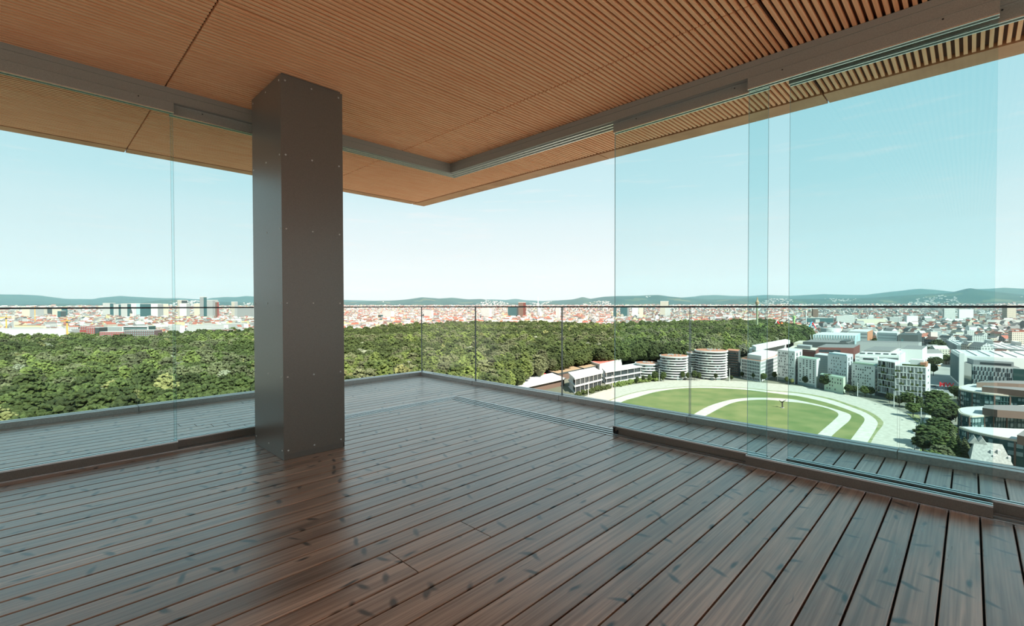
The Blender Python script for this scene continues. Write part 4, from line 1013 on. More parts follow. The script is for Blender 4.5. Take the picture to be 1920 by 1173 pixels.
# ---- landmarks out in the city: (label, px left, px right, base row, top row, wall, side fraction, side wall, roof)
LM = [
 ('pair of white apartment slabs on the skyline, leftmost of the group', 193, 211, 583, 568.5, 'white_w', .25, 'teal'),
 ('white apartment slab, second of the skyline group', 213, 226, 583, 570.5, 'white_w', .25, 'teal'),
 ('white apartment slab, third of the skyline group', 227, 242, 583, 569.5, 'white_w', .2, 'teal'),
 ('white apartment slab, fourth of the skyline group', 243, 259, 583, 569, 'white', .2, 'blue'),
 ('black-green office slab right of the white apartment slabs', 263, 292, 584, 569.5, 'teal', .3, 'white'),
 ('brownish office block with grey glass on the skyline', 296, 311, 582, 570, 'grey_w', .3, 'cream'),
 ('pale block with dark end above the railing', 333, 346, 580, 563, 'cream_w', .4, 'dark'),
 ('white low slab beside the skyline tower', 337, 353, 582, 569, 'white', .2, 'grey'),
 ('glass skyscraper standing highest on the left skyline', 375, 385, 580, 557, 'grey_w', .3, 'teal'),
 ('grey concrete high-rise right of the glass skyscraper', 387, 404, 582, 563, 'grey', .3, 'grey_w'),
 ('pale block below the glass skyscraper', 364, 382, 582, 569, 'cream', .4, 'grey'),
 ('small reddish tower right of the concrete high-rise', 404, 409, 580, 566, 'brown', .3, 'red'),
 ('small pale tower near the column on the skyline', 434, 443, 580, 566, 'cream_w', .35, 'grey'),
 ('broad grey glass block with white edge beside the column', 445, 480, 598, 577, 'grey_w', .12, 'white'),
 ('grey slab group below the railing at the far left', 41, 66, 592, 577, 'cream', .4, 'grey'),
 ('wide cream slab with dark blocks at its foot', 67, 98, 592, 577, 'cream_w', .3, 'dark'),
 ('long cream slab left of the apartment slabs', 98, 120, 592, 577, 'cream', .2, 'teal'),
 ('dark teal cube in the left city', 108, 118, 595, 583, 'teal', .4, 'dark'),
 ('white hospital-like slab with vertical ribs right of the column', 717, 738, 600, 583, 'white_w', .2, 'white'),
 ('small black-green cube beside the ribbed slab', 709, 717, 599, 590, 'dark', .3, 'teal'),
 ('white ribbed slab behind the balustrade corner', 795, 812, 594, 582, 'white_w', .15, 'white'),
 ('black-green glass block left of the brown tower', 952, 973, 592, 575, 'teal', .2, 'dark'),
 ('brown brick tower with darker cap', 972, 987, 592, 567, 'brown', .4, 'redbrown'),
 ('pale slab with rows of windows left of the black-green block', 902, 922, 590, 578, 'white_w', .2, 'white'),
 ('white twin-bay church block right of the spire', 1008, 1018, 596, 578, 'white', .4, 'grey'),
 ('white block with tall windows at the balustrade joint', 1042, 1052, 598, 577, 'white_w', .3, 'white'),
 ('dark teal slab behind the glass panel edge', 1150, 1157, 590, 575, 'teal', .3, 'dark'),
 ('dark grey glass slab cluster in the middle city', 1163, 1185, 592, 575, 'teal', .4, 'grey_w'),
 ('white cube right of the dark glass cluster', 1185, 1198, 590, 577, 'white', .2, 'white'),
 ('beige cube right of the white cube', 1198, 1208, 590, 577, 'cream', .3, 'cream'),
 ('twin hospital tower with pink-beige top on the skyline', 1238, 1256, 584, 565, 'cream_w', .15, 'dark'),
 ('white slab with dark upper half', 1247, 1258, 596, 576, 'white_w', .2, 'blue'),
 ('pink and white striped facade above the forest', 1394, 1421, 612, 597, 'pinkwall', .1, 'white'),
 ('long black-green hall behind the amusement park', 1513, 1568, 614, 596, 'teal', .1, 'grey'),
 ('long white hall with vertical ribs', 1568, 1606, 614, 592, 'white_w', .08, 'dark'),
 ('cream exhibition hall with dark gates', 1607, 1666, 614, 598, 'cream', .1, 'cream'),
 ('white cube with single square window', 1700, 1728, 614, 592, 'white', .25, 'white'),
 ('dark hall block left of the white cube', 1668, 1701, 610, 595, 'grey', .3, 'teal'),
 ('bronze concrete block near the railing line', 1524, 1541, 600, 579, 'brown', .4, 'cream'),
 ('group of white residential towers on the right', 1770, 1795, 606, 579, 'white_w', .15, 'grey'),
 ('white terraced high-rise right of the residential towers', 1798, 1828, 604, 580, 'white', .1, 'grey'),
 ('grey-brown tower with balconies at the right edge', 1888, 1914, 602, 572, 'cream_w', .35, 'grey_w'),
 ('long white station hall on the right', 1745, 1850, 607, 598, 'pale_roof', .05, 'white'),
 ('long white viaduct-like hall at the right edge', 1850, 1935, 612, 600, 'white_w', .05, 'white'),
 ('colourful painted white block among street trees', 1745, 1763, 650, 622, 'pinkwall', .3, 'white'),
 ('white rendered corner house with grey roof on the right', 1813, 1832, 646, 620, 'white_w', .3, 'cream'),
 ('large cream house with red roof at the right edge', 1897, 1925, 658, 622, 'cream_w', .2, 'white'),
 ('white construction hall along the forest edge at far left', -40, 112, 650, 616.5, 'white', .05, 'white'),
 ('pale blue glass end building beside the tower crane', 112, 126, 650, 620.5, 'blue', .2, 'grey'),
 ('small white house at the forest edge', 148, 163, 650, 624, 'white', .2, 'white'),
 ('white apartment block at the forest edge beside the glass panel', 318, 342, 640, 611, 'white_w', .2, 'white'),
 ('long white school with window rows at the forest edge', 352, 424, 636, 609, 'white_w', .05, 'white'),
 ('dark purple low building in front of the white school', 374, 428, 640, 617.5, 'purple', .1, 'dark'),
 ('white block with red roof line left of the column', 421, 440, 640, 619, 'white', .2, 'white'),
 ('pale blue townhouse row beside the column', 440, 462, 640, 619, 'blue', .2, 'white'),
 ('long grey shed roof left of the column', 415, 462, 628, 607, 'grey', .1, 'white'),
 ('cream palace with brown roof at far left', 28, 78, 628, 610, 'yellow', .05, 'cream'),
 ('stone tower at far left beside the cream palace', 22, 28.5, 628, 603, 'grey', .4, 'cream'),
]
for li_, (lb, x0, x1, yb, yt, wn_, sf, wn2) in enumerate(LM):
    yb = max(yb, 597)+1.3*(li_ % 3)
    xm = x0+(x1-x0)*(1-sf); pb = gp(xm, yb); D = depth(pb)
    Lp, Cp = gp(x0, yb), pb
    u = (Lp-Cp); wu = u.length; u.normalize(); v = Vector((-u.y, u.x, 0))
    if v.dot(Vector((Cp.x, Cp.y, 0))) < 0: v = -v
    rgt = Vector((RGT[0], RGT[1], 0)).normalized(); v = (v+rgt*.4).normalized(); wv = max((x1-x0)*sf*D/FPX*2.0, 10)
    H = height_for(pb, yt); o = empty('building', tuple(pb), lb, 'building')
    Z0 = Vector((0, 0, 0))
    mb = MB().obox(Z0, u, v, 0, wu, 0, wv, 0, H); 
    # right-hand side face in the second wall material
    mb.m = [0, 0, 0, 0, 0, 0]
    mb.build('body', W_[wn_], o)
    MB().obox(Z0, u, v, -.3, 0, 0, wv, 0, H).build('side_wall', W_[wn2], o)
    rf = W_['brown_roof'] if wn_ in ('yellow',) else W_['red_roof'] if 'red roof' in lb else W_['pale_roof']
    MB().obox(Z0, u, v, -.2, wu+.2, -.2, wv, H, H+max(1.0, H*.03)).build('roof', rf, o)
    MB().obox(Z0, u, v, wu*.3, wu*.6, wv*.3, wv*.7, H, H+3).build('roof_house', W_['grey'], o)
# red and glass offices at the forest edge
def flat(label, x0, x1, yb, yt, m, wins=None, group=None, cat='building', extra=None):
    Cp = gp(x1, yb); Lp = gp(x0, yb); u = Lp-Cp; wu = u.length; u.normalize(); v = Vector((-u.y, u.x, 0))
    if v.dot(Vector((Cp.x, Cp.y, 0))) < 0: v = -v
    H = height_for(Cp, yt); o = empty('building', tuple(Cp), label, cat, group); Z0 = Vector((0, 0, 0))
    MB().obox(Z0, u, v, 0, wu, 0, 18, 0, H).build('body', m, o); MB().obox(Z0, u, v, .3, wu-.3, .3, 17.7, H, H+.5).build('roof', W_['pale_roof'], o)
    if wins:
        mb = MB(); c, r = wins
        for i in range(c):
            for j in range(r):
                a = wu*(i+.25)/c; z = H*(1-(j+.8)*.13) if False else H-(j+.85)*3.4; mb.obox(Z0, u, v, a, a+wu/c*.5, -.3, .1, z, z+1.9)
        tag(mb.build('windows', M['winglass2'], o), kind='stuff')
    if extra: extra(o, u, v, wu, H)
    return o
flat('brick-red office with square windows at the forest edge', 162, 178, 652, 613.5, wall_mat('red_cladding', (.30, .058, .050)), (4, 5))
flat('dark shaded flank beside the brick-red office', 178.2, 186, 652, 614, W_['dark'])  # separate dark block: shade on the red office's side put into its colour
flat('low brick-red wing left of the brick-red office', 150, 161.8, 652, 611.5, wall_mat('red_cladding_2', (.26, .055, .048)), (3, 2))
def frame(o, u, v, wu, H):
    Z0 = Vector((0, 0, 0)); z0, z1 = H-13, H
    for a0, a1, za, zb in ((0, wu, z1-1.2, z1), (0, wu, z0, z0+1.2), (0, 1.4, z0, z1), (wu-1.4, wu, z0, z1)): MB().obox(Z0, u, v, a0, a1, -1.5, .2, za, zb).build('white_frame', W_['white'], o)
    for q in (1, 2): MB().obox(Z0, u, v, 1.4, wu-1.4, -.8, .1, z0+q*13/3-.3, z0+q*13/3+.3).build('floor_band', W_['blue'], o)
flat('green glass office box in a thick white frame at the forest edge', 231, 279, 648, 611.5, M['greenglass'], None, None, 'building', frame)
flat('striped office wing left of the white-framed glass box', 200, 230.8, 648, 612.5, W_['grey'], (10, 4))
flat('long brick-red plinth building below the striped wing', 187, 232, 656, 622, wall_mat('red_cladding_3', (.31, .062, .055)), (14, 2))
flat('dark mauve plinth building below the white-framed glass box', 232.5, 290, 656, 619, wall_mat('mauve_cladding', (.14, .09, .09)), (14, 3))
# church and spires
def spire(label, px, base, top, w, m, roof=None):
    base = max(base, 598); w *= .7
    p = gp(px, base); H = height_for(p, top); o = empty('church_tower', tuple(p), label, 'church')
    MB().box(-w/2, w/2, -w/2, w/2, 0, H*.55).build('body', m, o); MB().cyl((0, 0), w*.6, H*.55, H, 4, r1=.2).build('spire', roof or m, o)
    MB().obox(Vector((0, 0, 0)), Vector((RGT[0], RGT[1], 0)).normalized(), Vector((FWD[0], FWD[1], 0)).normalized(), w*.5, w*2.2, -w, w*2, 0, H*.35).build('nave', m, o)
spire('pale church with dark pointed spire in the left city', 246, 600, 577, 16, W_['cream'], W_['dark'])
spire('white needle spire standing above the middle skyline', 1009, 592, 556, 14, W_['white'])
# cranes
def crane(label, px, base, top, jib0, jib1):
    p = gp(px, base); H = height_for(p, top); D = depth(p); o = empty('tower_crane', tuple(p), label, 'crane', 'orange tower cranes'); R_ = Vector((RGT[0], RGT[1], 0)).normalized()
    MB().box(-1.0, 1.0, -1.0, 1.0, 0, H).build('mast', W_['orange'], o); MB().tube(tuple(R_*(jib0*D/FPX)+UP*H), tuple(R_*(jib1*D/FPX)+UP*(H+1)), .9, 4).build('jib', W_['orange'], o)
    MB().box(-1.4, 1.4, -1.4, 1.4, H-3, H).build('cab', W_['dark'], o); MB().tube((0, 0, H), (0, 0, H+7), .6, 4).build('peak', W_['orange'], o)
crane('orange tower crane beside the stone tower at far left', 12.5, 645, 595, -16, 9); crane('orange tower crane at the forest edge right of the white hall', 126.5, 655, 602, -10, 6)
crane('slim yellow-brown crane before the cream slabs', 66, 615, 577, -5, 12)
# houses tucked into the forest
for i, (lb, x, y, w, m, rf) in enumerate([('white pavilion roof among the forest trees', 1178, 636, 26, 'white', 'pale_roof'), ('small pavilion with pink and blue roof among the trees', 1231, 636, 14, 'blue', 'pinkwall'), ('house with red roof in a forest clearing', 1260, 629, 12, 'white', 'red_roof'),
        ('white villa half hidden in the forest', 969, 628, 10, 'white', 'pale_roof'), ('second white villa in the forest, right of the first', 990, 627, 9, 'white', 'pale_roof'), ('cream villa among the trees behind the balustrade corner', 846, 621, 14, 'cream', 'red_roof'), ('white stalls in the forest left of the observation tower', 1385, 620, 12, 'white', 'pale_roof'), ('white stall roofs at the forest edge', 1374, 621, 9, 'white', 'pale_roof')]):
    p = gp(x, y, GZ+17); p.z = GZ; D = depth(p); w_m = w*D/FPX; o = empty('house', tuple(p), lb, 'house'); R_ = Vector((RGT[0], RGT[1], 0)).normalized(); F_ = Vector((FWD[0], FWD[1], 0)).normalized()
    MB().obox(Vector((0, 0, 0)), R_, F_, -w_m/2, w_m/2, 0, 12, 0, 17).build('body', W_[m], o); mb = MB(); Z0 = Vector((0, 0, 0))
    q = lambda a, c, z: tuple(R_*a+F_*c+UP*z); h2 = w_m/2+.6
    mb.quadf([q(-h2, -.6, 17), q(h2, -.6, 17), q(h2*.7, 6, 21.5), q(-h2*.7, 6, 21.5)]).quadf([q(h2, 12.6, 17), q(-h2, 12.6, 17), q(-h2*.7, 6, 21.5), q(h2*.7, 6, 21.5)]).quadf([q(-h2, 12.6, 17), q(-h2, -.6, 17), q(-h2*.7, 6, 21.5)]).quadf([q(h2, -.6, 17), q(h2, 12.6, 17), q(h2*.7, 6, 21.5)])
    mb.build('roof', W_[rf], o)

# ---- red letters and street
lt = bpy.data.curves.new('letters', 'FONT'); lt.body = 'MW'; lt.size = 5.4; lt.extrude = .5; lt.align_x = 'CENTER'; lt.offset = .12
lo = bpy.data.objects.new('tmp', lt); C.objects.link(lo); dg = bpy.context.evaluated_depsgraph_get()
me = bpy.data.meshes.new_from_object(lo.evaluated_get(dg)); bpy.data.objects.remove(lo)
me.materials.clear(); me.materials.append(W_['signred']); p = gp(1774.5, 731); sg = empty('letter_sign', tuple(p), 'large red rooftop letters MW on black posts beside the street trees', 'sign')
fa = math.atan2(-p.y, -p.x)
lo = link('letters', me, sg, (0, 0, 3.0)); lo.rotation_euler = (math.pi/2, 0, fa+math.pi/2)
mb = MB(); R_ = Vector((RGT[0], RGT[1], 0)).normalized()
for i in range(6): q = R_*(-3.4+1.36*i); mb.box(q.x-.2, q.x+.2, q.y-.2, q.y+.2, 0, 3.0)
mb.build('posts', W_['dark'], sg)
st_ = [(1752, 660), (1747, 690), (1744, 720), (1752, 742), (1790, 742), (1800, 720), (1790, 690), (1776, 668), (1768, 655)]
tag(poly('road_plaza', st_, GZ+.12, M['paving']), 'pale paved plaza between the balcony block and the exhibition hall', 'plaza', kind='structure')
tag(poly('road_asphalt', [(1744, 732), (1800, 737), (1800, 726), (1744, 722)], GZ+.2, W_['asphalt']), 'grey asphalt street below the red letters', 'street', kind='structure')
tag(poly('path_right', [(1735, 780), (1727, 800), (1722, 850), (1745, 860), (1750, 800), (1764, 790), (1760, 770), (1742, 765)], GZ+.15, M['pale']), 'pale path along the outer edge of the track', 'path', kind='structure')
tag(poly('lawn_strip', [(1700, 775), (1728, 800), (1724, 850), (1735, 860), (1738, 800), (1722, 778)], GZ+.22, M['grassy']), 'rough grass strip beside the track fence', 'grass', kind='structure')
def car(label, px, py, m):
    p = gp(px, py); o = empty('car', tuple(p), label, 'car', 'parked cars'); o.rotation_euler = (0, 0, px*.7)
    MB().box(-2.1, 2.1, -.9, .9, .35, .95).build('body', m, o); MB().hexa([(-1.3, -.8, .95), (1.1, -.8, .95), (1.1, .8, .95), (-1.3, .8, .95), (-.9, -.7, 1.5), (.6, -.7, 1.5), (.6, .7, 1.5), (-.9, .7, 1.5)]).build('cabin', M['winglass'], o)
    for x in (-1.3, 1.3):
        for y in (-.9, .9): MB().tube((x, y-.1, .35), (x, y+.1, .35), .35, 10).build('wheel', M['rubber'], o)
for lb, x, y, m in (('red car parked by the street trees on the plaza', 1749, 680, 'signred'), ('orange car on the pale plaza', 1760, 686, 'orange'), ('white car on the street below the red letters', 1757, 728, 'white'), ('dark car on the street below the red letters', 1752, 725, 'dark'), ('white car nearest the red letters', 1762, 732, 'white')): car(lb, x, y, W_[m])
# lamp posts
for i, (x, y, yt, lb) in enumerate([(1608, 743.5, 718, 'before the white student block'), (1676, 763, 735, 'before the balcony block'), (1715, 771, 748, 'among the street trees'), (1727, 793, 766, 'at the bend of the track'), (1714, 848, 812, 'nearest the terrace beside the track'), (1236, 715, 692, 'left of the ten-ring round tower'), (1148, 727, 704, 'before the far grandstand'), (1103, 743, 716, 'before the nearer grandstand'), (1368, 714.5, 691, 'right of the tallest round tower'), (1297, 712, 689, 'between the two round towers')]):
    p = gp(x, y); H = height_for(p, yt); o = empty('floodlight_mast', tuple(p), 'slim white floodlight mast '+lb, 'lamp post', 'floodlight masts around the track')
    MB().cyl((0, 0), .28, 0, H, 8, r1=.16).build('pole', W_['white'], o); MB().box(-.9, .9, -.35, .35, H-.1, H+.4).build('lamp_head', W_['grey'], o)
# track fence
fn = empty('fence', tuple(gp(1655, 759)), 'thin grey rail fence along the outer track edge', 'fence'); o0 = Vector(fn.location)
fl = [gp(x, y)-o0 for x, y in outer[80:126]]
for a, b_ in zip(fl[:-1], fl[1:]):
    MB().tube(tuple(a+UP*1.3), tuple(b_+UP*1.3), .10, 5).build('rail', W_['grey'], fn)
for a in fl[::2]: MB().tube(tuple(a), tuple(a+UP*1.35), .09, 5).build('post', W_['grey'], fn)

# ---- street trees and hedges: (px, base row, top row, kind, width scale)
ST = [(1415, 713, 697, 0, .8), (1432, 716, 698, 3, .9), (1452, 712, 697, 1, .8), (1402, 709, 694, 1, .7), (1475, 719, 705, 3, .7), (1485, 721, 710, 10, .55), (1511, 723, 707, 2, .9), (1551, 731, 705, 11, 1.1), (1569, 731, 709, 3, .9), (1590, 740, 721, 1, .9), (1601, 740, 722, 0, .9), (1622, 744, 726, 2, 1.1), (1633, 745, 728, 2, .9), (1668, 755, 736, 0, .9), (1686, 762, 740, 3, 1.1), (1702, 764, 739, 2, 1.2), (1720, 766, 743, 1, 1.1), (1712, 782, 758, 2, 1.1), (1727, 778, 755, 0, .8),
      (1756, 765, 730, 0, 1.25), (1745, 778, 748, 1, 1.0), (1770, 780, 744, 3, 1.2), (1752, 792, 760, 2, 1.1), (1768, 800, 765, 0, 1.1), (1782, 792, 757, 1, 1.1), (1760, 818, 780, 3, 1.3), (1742, 836, 800, 4, 1.4), (1757, 845, 806, 3, 1.2), (1772, 862, 823, 5, 1.25), (1730, 850, 815, 0, 1.1), (1775, 826, 790, 0, 1.0), (1764, 878, 840, 8, 1.3), (1748, 880, 842, 3, 1.2), (1790, 745, 722, 0, .9), (1795, 752, 728, 11, .9), (1792, 790, 760, 0, .9),
      (1741, 655, 638, 0, 1.0), (1749, 660, 640, 0, 1.1), (1757, 664, 640, 11, 1.2), (1752, 674, 648, 0, 1.2), (1762, 676, 655, 0, 1.0), (1745, 680, 660, 11, 1.0), (1774, 683, 663, 3, .9), (1748, 692, 670, 1, 1.0), (1757, 690, 668, 0, .9), (1742, 700, 680, 0, .9), (1750, 704, 683, 1, .9),
      (1280, 713, 698, 2, .6), (1302, 713, 695, 1, .8), (1311, 713, 700, 2, .7), (1342, 713.5, 700, 1, .7), (1371, 714, 703, 0, .6), (1244, 715, 699, 2, .8), (1228, 714, 698, 2, .9), (1218, 716, 704, 2, .7), (1206, 717, 704, 1, .6), (1195, 719, 706, 1, .6), (1391, 709, 697, 1, .7), (1290, 713, 697, 3, .7), (1886, 790, 770, 3, .8), (1895, 795, 776, 10, .7), (1912, 798, 776, 3, .8)]
ZONES = [(1205, 'before the far grandstand'), (1232, 'between grandstand and ten-ring tower'), (1262, 'at the foot of the ten-ring round tower'), (1295, 'right of the ten-ring round tower'), (1320, 'at the foot of the tallest round tower'), (1360, 'before the tallest round tower'), (1395, 'before the dark brown tower'), (1422, 'before the white grid office'), (1455, 'beside the white grid office'), (1492, 'before the student tower with glazed base'), (1530, 'before the narrow student block'), (1575, 'before the pale green block'), (1612, 'between green block and white student block'), (1650, 'before the white student block'), (1680, 'before the narrow balcony block'), (1710, 'before the wide balcony block'), (1735, 'at the track bend below the balcony block')]
for i, (x, yb, yt, ci, ws) in enumerate(ST):
    p = gp(x, yb); H = height_for(p, yt); sz = H/(20*.98); sc = max(sz*ws*1.4, .35)
    if x > 1860: place = 'in the courtyard between the curved offices'
    elif x > 1735 and yb < 710: place = 'in the avenue beside the exhibition hall, %s' % ('far end' if yb < 668 else 'middle' if yb < 685 else 'near end')
    elif x > 1735: place = ('in the grove below the red letters' if yb < 772 else 'midway in the grove beside the track' if yb < 822 else 'nearest in the grove beside the track')
    else: place = next(z for lim, z in ZONES if x <= lim)
    big = 'tall' if H > 12.5 else 'small' if H < 8 else 'medium'
    tree(tuple(p), ci, sc, x*.37, '%s %s street tree %s' % (big, TINT[CROWNS[ci][1]], place), 'street trees', sz)
CON = [crown_mesh(300+i, LEAF[[3, 0][i]], H=20, R=5.2, n=70, conifer=True) for i in range(2)]
for i, (x, yb, yt, w) in enumerate([(1786, 832, 798, .8), (1796, 868, 815, 1.0), (1808, 872, 818, .95), (1786, 872, 815, 1.0), (1815, 866, 830, .7)]):
    p = gp(x, yb); H = height_for(p, yt); tree(tuple(p), 0, H/20*w*1.15, x, ['slim dark conifer behind the bright green tree', 'tall grey-green conifer left of the old house', 'broad grey-green conifer touching the old house', 'spreading conifer left of the tall one', 'small conifer before the nearest curved office'][i], 'conifers beside the old house', H/20, crown=CON[i % 2])
# hedge along grandstands
def hedge(label, pix, h, m):
    P = [gp(x, y) for x, y in pix]; o0 = P[0]; r = np.random.default_rng(len(label)); V = []; F = []; off = 0
    for a, b_ in zip(P[:-1], P[1:]):
        n = int((b_-a).length/1.1)
        for i in range(n):
            for j in range(3):
                c = a+(b_-a)*(i/n)-o0; s_ = r.uniform(.8, 1.7); v = ICO_V*(1+r.normal(0, .2, (len(ICO_V), 1)))*s_+np.array([c.x+r.normal(0, 1.6), c.y+r.normal(0, 1.6), r.uniform(.3, h)])
                V.append(v); F.append(ICO_F+off); off += len(v)
    o = link('hedge', np_mesh('hedge', np.concatenate(V), np.concatenate(F), [m])); o.location = o0; tag(o, label, 'hedge')
hedge('bright green hedge before the far grandstand', [(1152, 725), (1185, 718.5), (1215, 715)], 3.0, LEAF[2]); hedge('green hedge before the nearer grandstand', [(1083, 741), (1110, 734), (1143, 727)], 2.6, LEAF[1]); hedge('hedge below the round towers', [(1215, 714.5), (1240, 713)], 2.6, LEAF[2])

# ================================================================== the sea of city houses
NPAL = ['white_w', 'white_w', 'white', 'cream_w', 'cream', 'grey_w', 'white_w', 'yellow']
RPAL = ['red_roof', 'brown_roof', 'grey_roof', 'pale_roof', 'brown_roof', 'red_roof', 'grey_roof', 'dark']
pal = [W_[n] for n in NPAL]+[W_[n] for n in RPAL]
fb = sorted((bearing(x), gp(x, y, CAN)) for x, y in fpix[:24]); fB = [q[0] for q in fb]; fD = [math.hypot(q[1].x, q[1].y) for q in fb]
B1530 = bearing(1530); B1740 = bearing(1740)
occ = []                                                  # keep generic houses clear of surveyed ones
bpy.context.view_layer.update()
for o in C.objects:
    if o.parent is not None and o.type == 'MESH' and o.parent.get('category') in ('building', 'church', 'house', 'ride', 'tower', 'crane') and o.parent.location.z < -50 and o.name.split('.')[0] in ('body', 'nave', 'drum', 'curtain_wall', 'canopy', 'glazing', 'mast', 'frame'):
        bb = [o.matrix_world@Vector(c) for c in o.bound_box]; occ.append((min(c.x for c in bb), max(c.x for c in bb), min(c.y for c in bb), max(c.y for c in bb)))
occ = np.array(occ)
houses = []
def near_limit(b):
    if b > B1530: return float(np.interp(b, fB, fD))+25
    if b > B1740: return 1120
    return 780
for i in range(52000):
    b = BC+math.radians(rnd.uniform(-51, 51)); q = rnd.random()
    D = 800+7400*(q**1.55)
    if D < near_limit(b): continue
    x, y = D*math.cos(b), D*math.sin(b)
    w = rnd.uniform(8, 21)*(1+D/7500); dd = rnd.uniform(8, 13)*(1+D/10000); h = rnd.uniform(11, 21)*(1.0 if rnd.random() > .04 else 1.5)
    tilt = rnd.choice([0, math.pi/2])+.25+.5*math.sin(x*.0011)+rnd.uniform(-.15, .15)
    right = b < B1530
    wc = rnd.randrange(8) if not right else rnd.choice([0, 0, 2, 3, 5, 5, 4])
    rc = rnd.choices(range(8), [4, 3, 3, 5, 3, 3, 2, 1] if not right else [2, 6, 6, 5, 5, 2, 6, 3])[0]
    houses.append((D, x, y, w, dd, h, tilt, wc, rc, rnd.random() < .72))
houses.sort()
# thin out where too dense, near ones first
kept = []; grid = {}
for hs in houses:
    D, x, y, w, dd = hs[:5]; cell = 16.5*(1+D/5200); kx, ky = int(x//cell), int(y//cell); key = (int(D//1500), kx, ky)
    if grid.get(key, 0) >= 1: continue
    mg = math.hypot(w, dd)/2
    if np.any((occ[:, 0]-mg < x) & (x < occ[:, 1]+mg) & (occ[:, 2]-mg < y) & (y < occ[:, 3]+mg)): continue
    grid[key] = 1; kept.append(hs)
def house_geo(hs, org=(0, 0, 0)):
    D, x, y, w, dd, h, a, wc, rc, pitched = hs; z = plain_z(D)-1; c, s_ = math.cos(a), math.sin(a); rh = min(dd*.38, 6) if pitched else .5
    def P(u, v, zz): return (x+u*c-v*s_-org[0], y+u*s_+v*c-org[1], z+zz-org[2])
    W2, D2 = w/2, dd/2
    V = [P(-W2, -D2, 0), P(W2, -D2, 0), P(W2, D2, 0), P(-W2, D2, 0), P(-W2, -D2, h), P(W2, -D2, h), P(W2, D2, h), P(-W2, D2, h)]
    F = [(0, 1, 5, 4), (1, 2, 6, 5), (2, 3, 7, 6), (3, 0, 4, 7)]; Mi = [wc]*4
    if pitched:
        V += [P(-W2*.96, 0, h+rh), P(W2*.96, 0, h+rh)]; F += [(4, 5, 9, 8), (6, 7, 8, 9), (5, 6, 9), (7, 4, 8)]; Mi += [8+rc, 8+rc, wc, wc]
    else: F += [(4, 5, 6, 7)]; Mi += [8+rc]
    return V, F, Mi
WN = {0: 'white', 1: 'white', 2: 'plain white', 3: 'cream', 4: 'plain cream', 5: 'grey', 6: 'white', 7: 'yellow'}; RN = {0: 'red', 1: 'brown', 2: 'grey', 3: 'pale', 4: 'brown', 5: 'red', 6: 'grey', 7: 'dark'}
def in_frame(hs):
    q = np.array([hs[1], hs[2], GZ+12-EYE]); d = q@FWD; px = IW/2+FPX*(q@RGT)/d; return 0 < px < IW and not 480 < px < 640
ind = 0; SV = []; SF_ = []; SM = []
for hs in kept:
    if ind < 130 and in_frame(hs):
        org = (hs[1], hs[2], plain_z(hs[0])-1); V, F, Mi = house_geo(hs, org); nw = len([f for f in Mi if f < 8])
        q = np.array([hs[1], hs[2], GZ+12-EYE]); px = IW/2+FPX*(q@RGT)/(q@FWD)
        where = next(z for lim, z in ((130, 'at the city edge by the white construction hall'), (300, 'at the city edge by the red offices'), (480, 'at the city edge left of the column'), (720, 'at the city edge right of the column'), (800, 'at the city edge before the balustrade corner'), (900, 'at the city edge before the first dark joint'), (1060, 'at the city edge below the brown tower'), (1160, 'at the city edge left of the glass panel'), (1300, 'at the city edge above the round towers'), (1500, 'at the city edge by the observation tower'), (1700, 'among the roofs behind the black-green cube'), (1800, 'among the roofs before the residential towers'), (9999, 'among the roofs at the right edge')) if px <= lim)
        lab = '%s townhouse with %s %s roof %s' % (WN[hs[7]], RN[hs[8]], 'pitched' if hs[9] else 'flat', where.replace('at the city edge ', ''))
        o = empty('townhouse', org, lab, 'house', 'townhouses at the city edge')
        wf = [(f, m) for f, m in zip(F, Mi) if m < 8]; rf = [(f, m) for f, m in zip(F, Mi) if m >= 8]
        for nm, ff in (('walls', wf), ('roof', rf)):
            me = bpy.data.meshes.new(nm); me.from_pydata(V, [], [f for f, m in ff]); me.materials.append(pal[ff[0][1]]); link(nm, me, o)
        ind += 1
    else:
        V, F, Mi = house_geo(hs); n0 = len(SV); SV += V; SF_ += [tuple(n0+i for i in f) for f in F]; SM += Mi
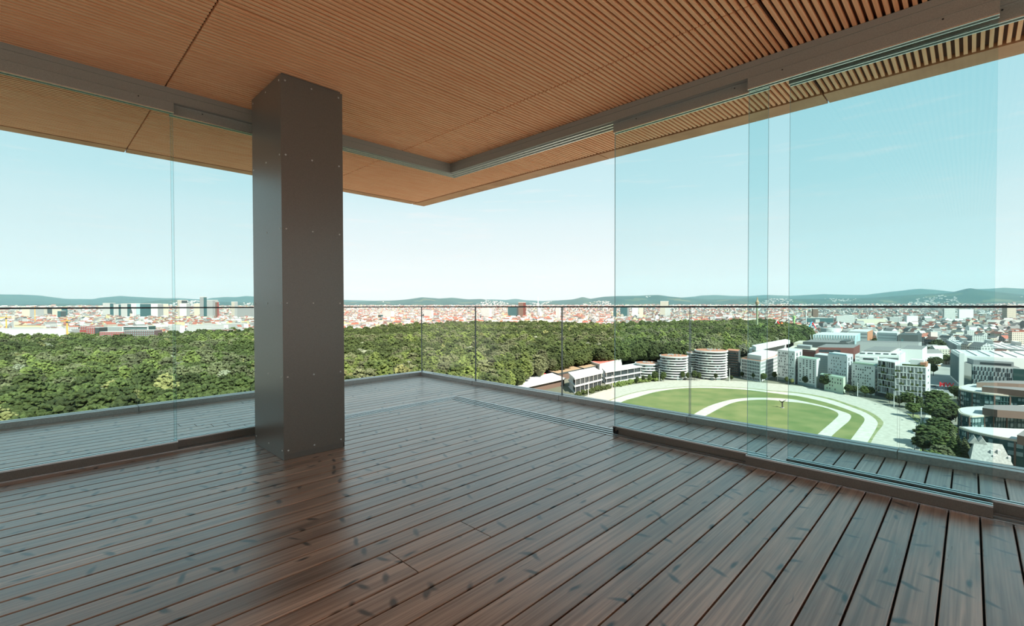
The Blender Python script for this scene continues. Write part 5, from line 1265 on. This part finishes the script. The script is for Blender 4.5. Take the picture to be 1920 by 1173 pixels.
# villas scattered over the hill slopes
for i in range(6500):
    b = BC+math.radians(rnd.uniform(-48, 48)); t_ = rnd.random()**1.6; D = 7600+2300*t_
    if math.sin(b*23+D*.0016)+math.sin(b*57-1)+math.sin(b*11)*.8 < .35+1.1*t_: continue
    z = HN(D, b); x, y = D*math.cos(b), D*math.sin(b); w = rnd.uniform(5, 13); h = rnd.uniform(6, 12); n0 = len(SV)
    SV += [(x-w, y-w, z-6), (x+w, y-w, z-6), (x+w, y+w, z-6), (x-w, y+w, z-6), (x-w, y-w, z+h), (x+w, y-w, z+h), (x+w, y+w, z+h), (x-w, y+w, z+h)]
    SF_ += [tuple(n0+q for q in f) for f in ((0, 1, 5, 4), (1, 2, 6, 5), (2, 3, 7, 6), (3, 0, 4, 7), (4, 5, 6, 7))]; SM += [2]*4+[rnd.choice([8, 11, 11, 13])]
me = bpy.data.meshes.new('city'); me.from_pydata(SV, [], SF_)
for m in pal: me.materials.append(m)
me.polygons.foreach_set('material_index', np.array(SM, np.int32)); me.update()
tag(link('city', me), 'sea of distant white and red-roofed city houses', 'city', kind='stuff')
print('houses', len(kept), 'forest', len(pts), 'indiv', len(indiv))

# ================================================================== summer haze over the far city and the hills
hz = []; Rs = (2600, 19000); hbs = [BC+math.radians(a) for a in np.linspace(-63, 63, 43)]
V = []; F = []
for R0 in Rs:
    for z in (GZ-30, 900):
        for b in hbs: V.append((R0*math.cos(b), R0*math.sin(b), z))
n = len(hbs); A0, A1, B0, B1 = 0, n, 2*n, 3*n
for i in range(n-1):
    F += [(A0+i, A0+i+1, A1+i+1, A1+i), (B0+i, B1+i, B1+i+1, B0+i+1), (A0+i, B0+i, B0+i+1, A0+i+1), (A1+i, A1+i+1, B1+i+1, B1+i)]
F += [(A0, A1, B1, B0), (A0+n-1, B0+n-1, B1+n-1, A1+n-1)]
me = bpy.data.meshes.new('haze'); me.from_pydata(V, [], F); me.update()
hbm = bmesh.new(); hbm.from_mesh(me); bmesh.ops.recalc_face_normals(hbm, faces=hbm.faces); hbm.to_mesh(me); hbm.free()
hm = bpy.data.materials.new('haze'); hm.use_nodes = True; hn, hl = hm.node_tree.nodes, hm.node_tree.links; hn.clear()
ho = hn.new('ShaderNodeOutputMaterial'); hv = hn.new('ShaderNodeVolumeScatter'); hv.inputs['Color'].default_value = (.42, .86, 1, 1); hv.inputs['Density'].default_value = 4.6e-5; hv.inputs['Anisotropy'].default_value = 0.0
hl.new(hv.outputs[0], ho.inputs['Volume']); me.materials.append(hm)
tag(link('haze', me), 'thin blue summer haze over the far city and hills', 'haze', kind='stuff')
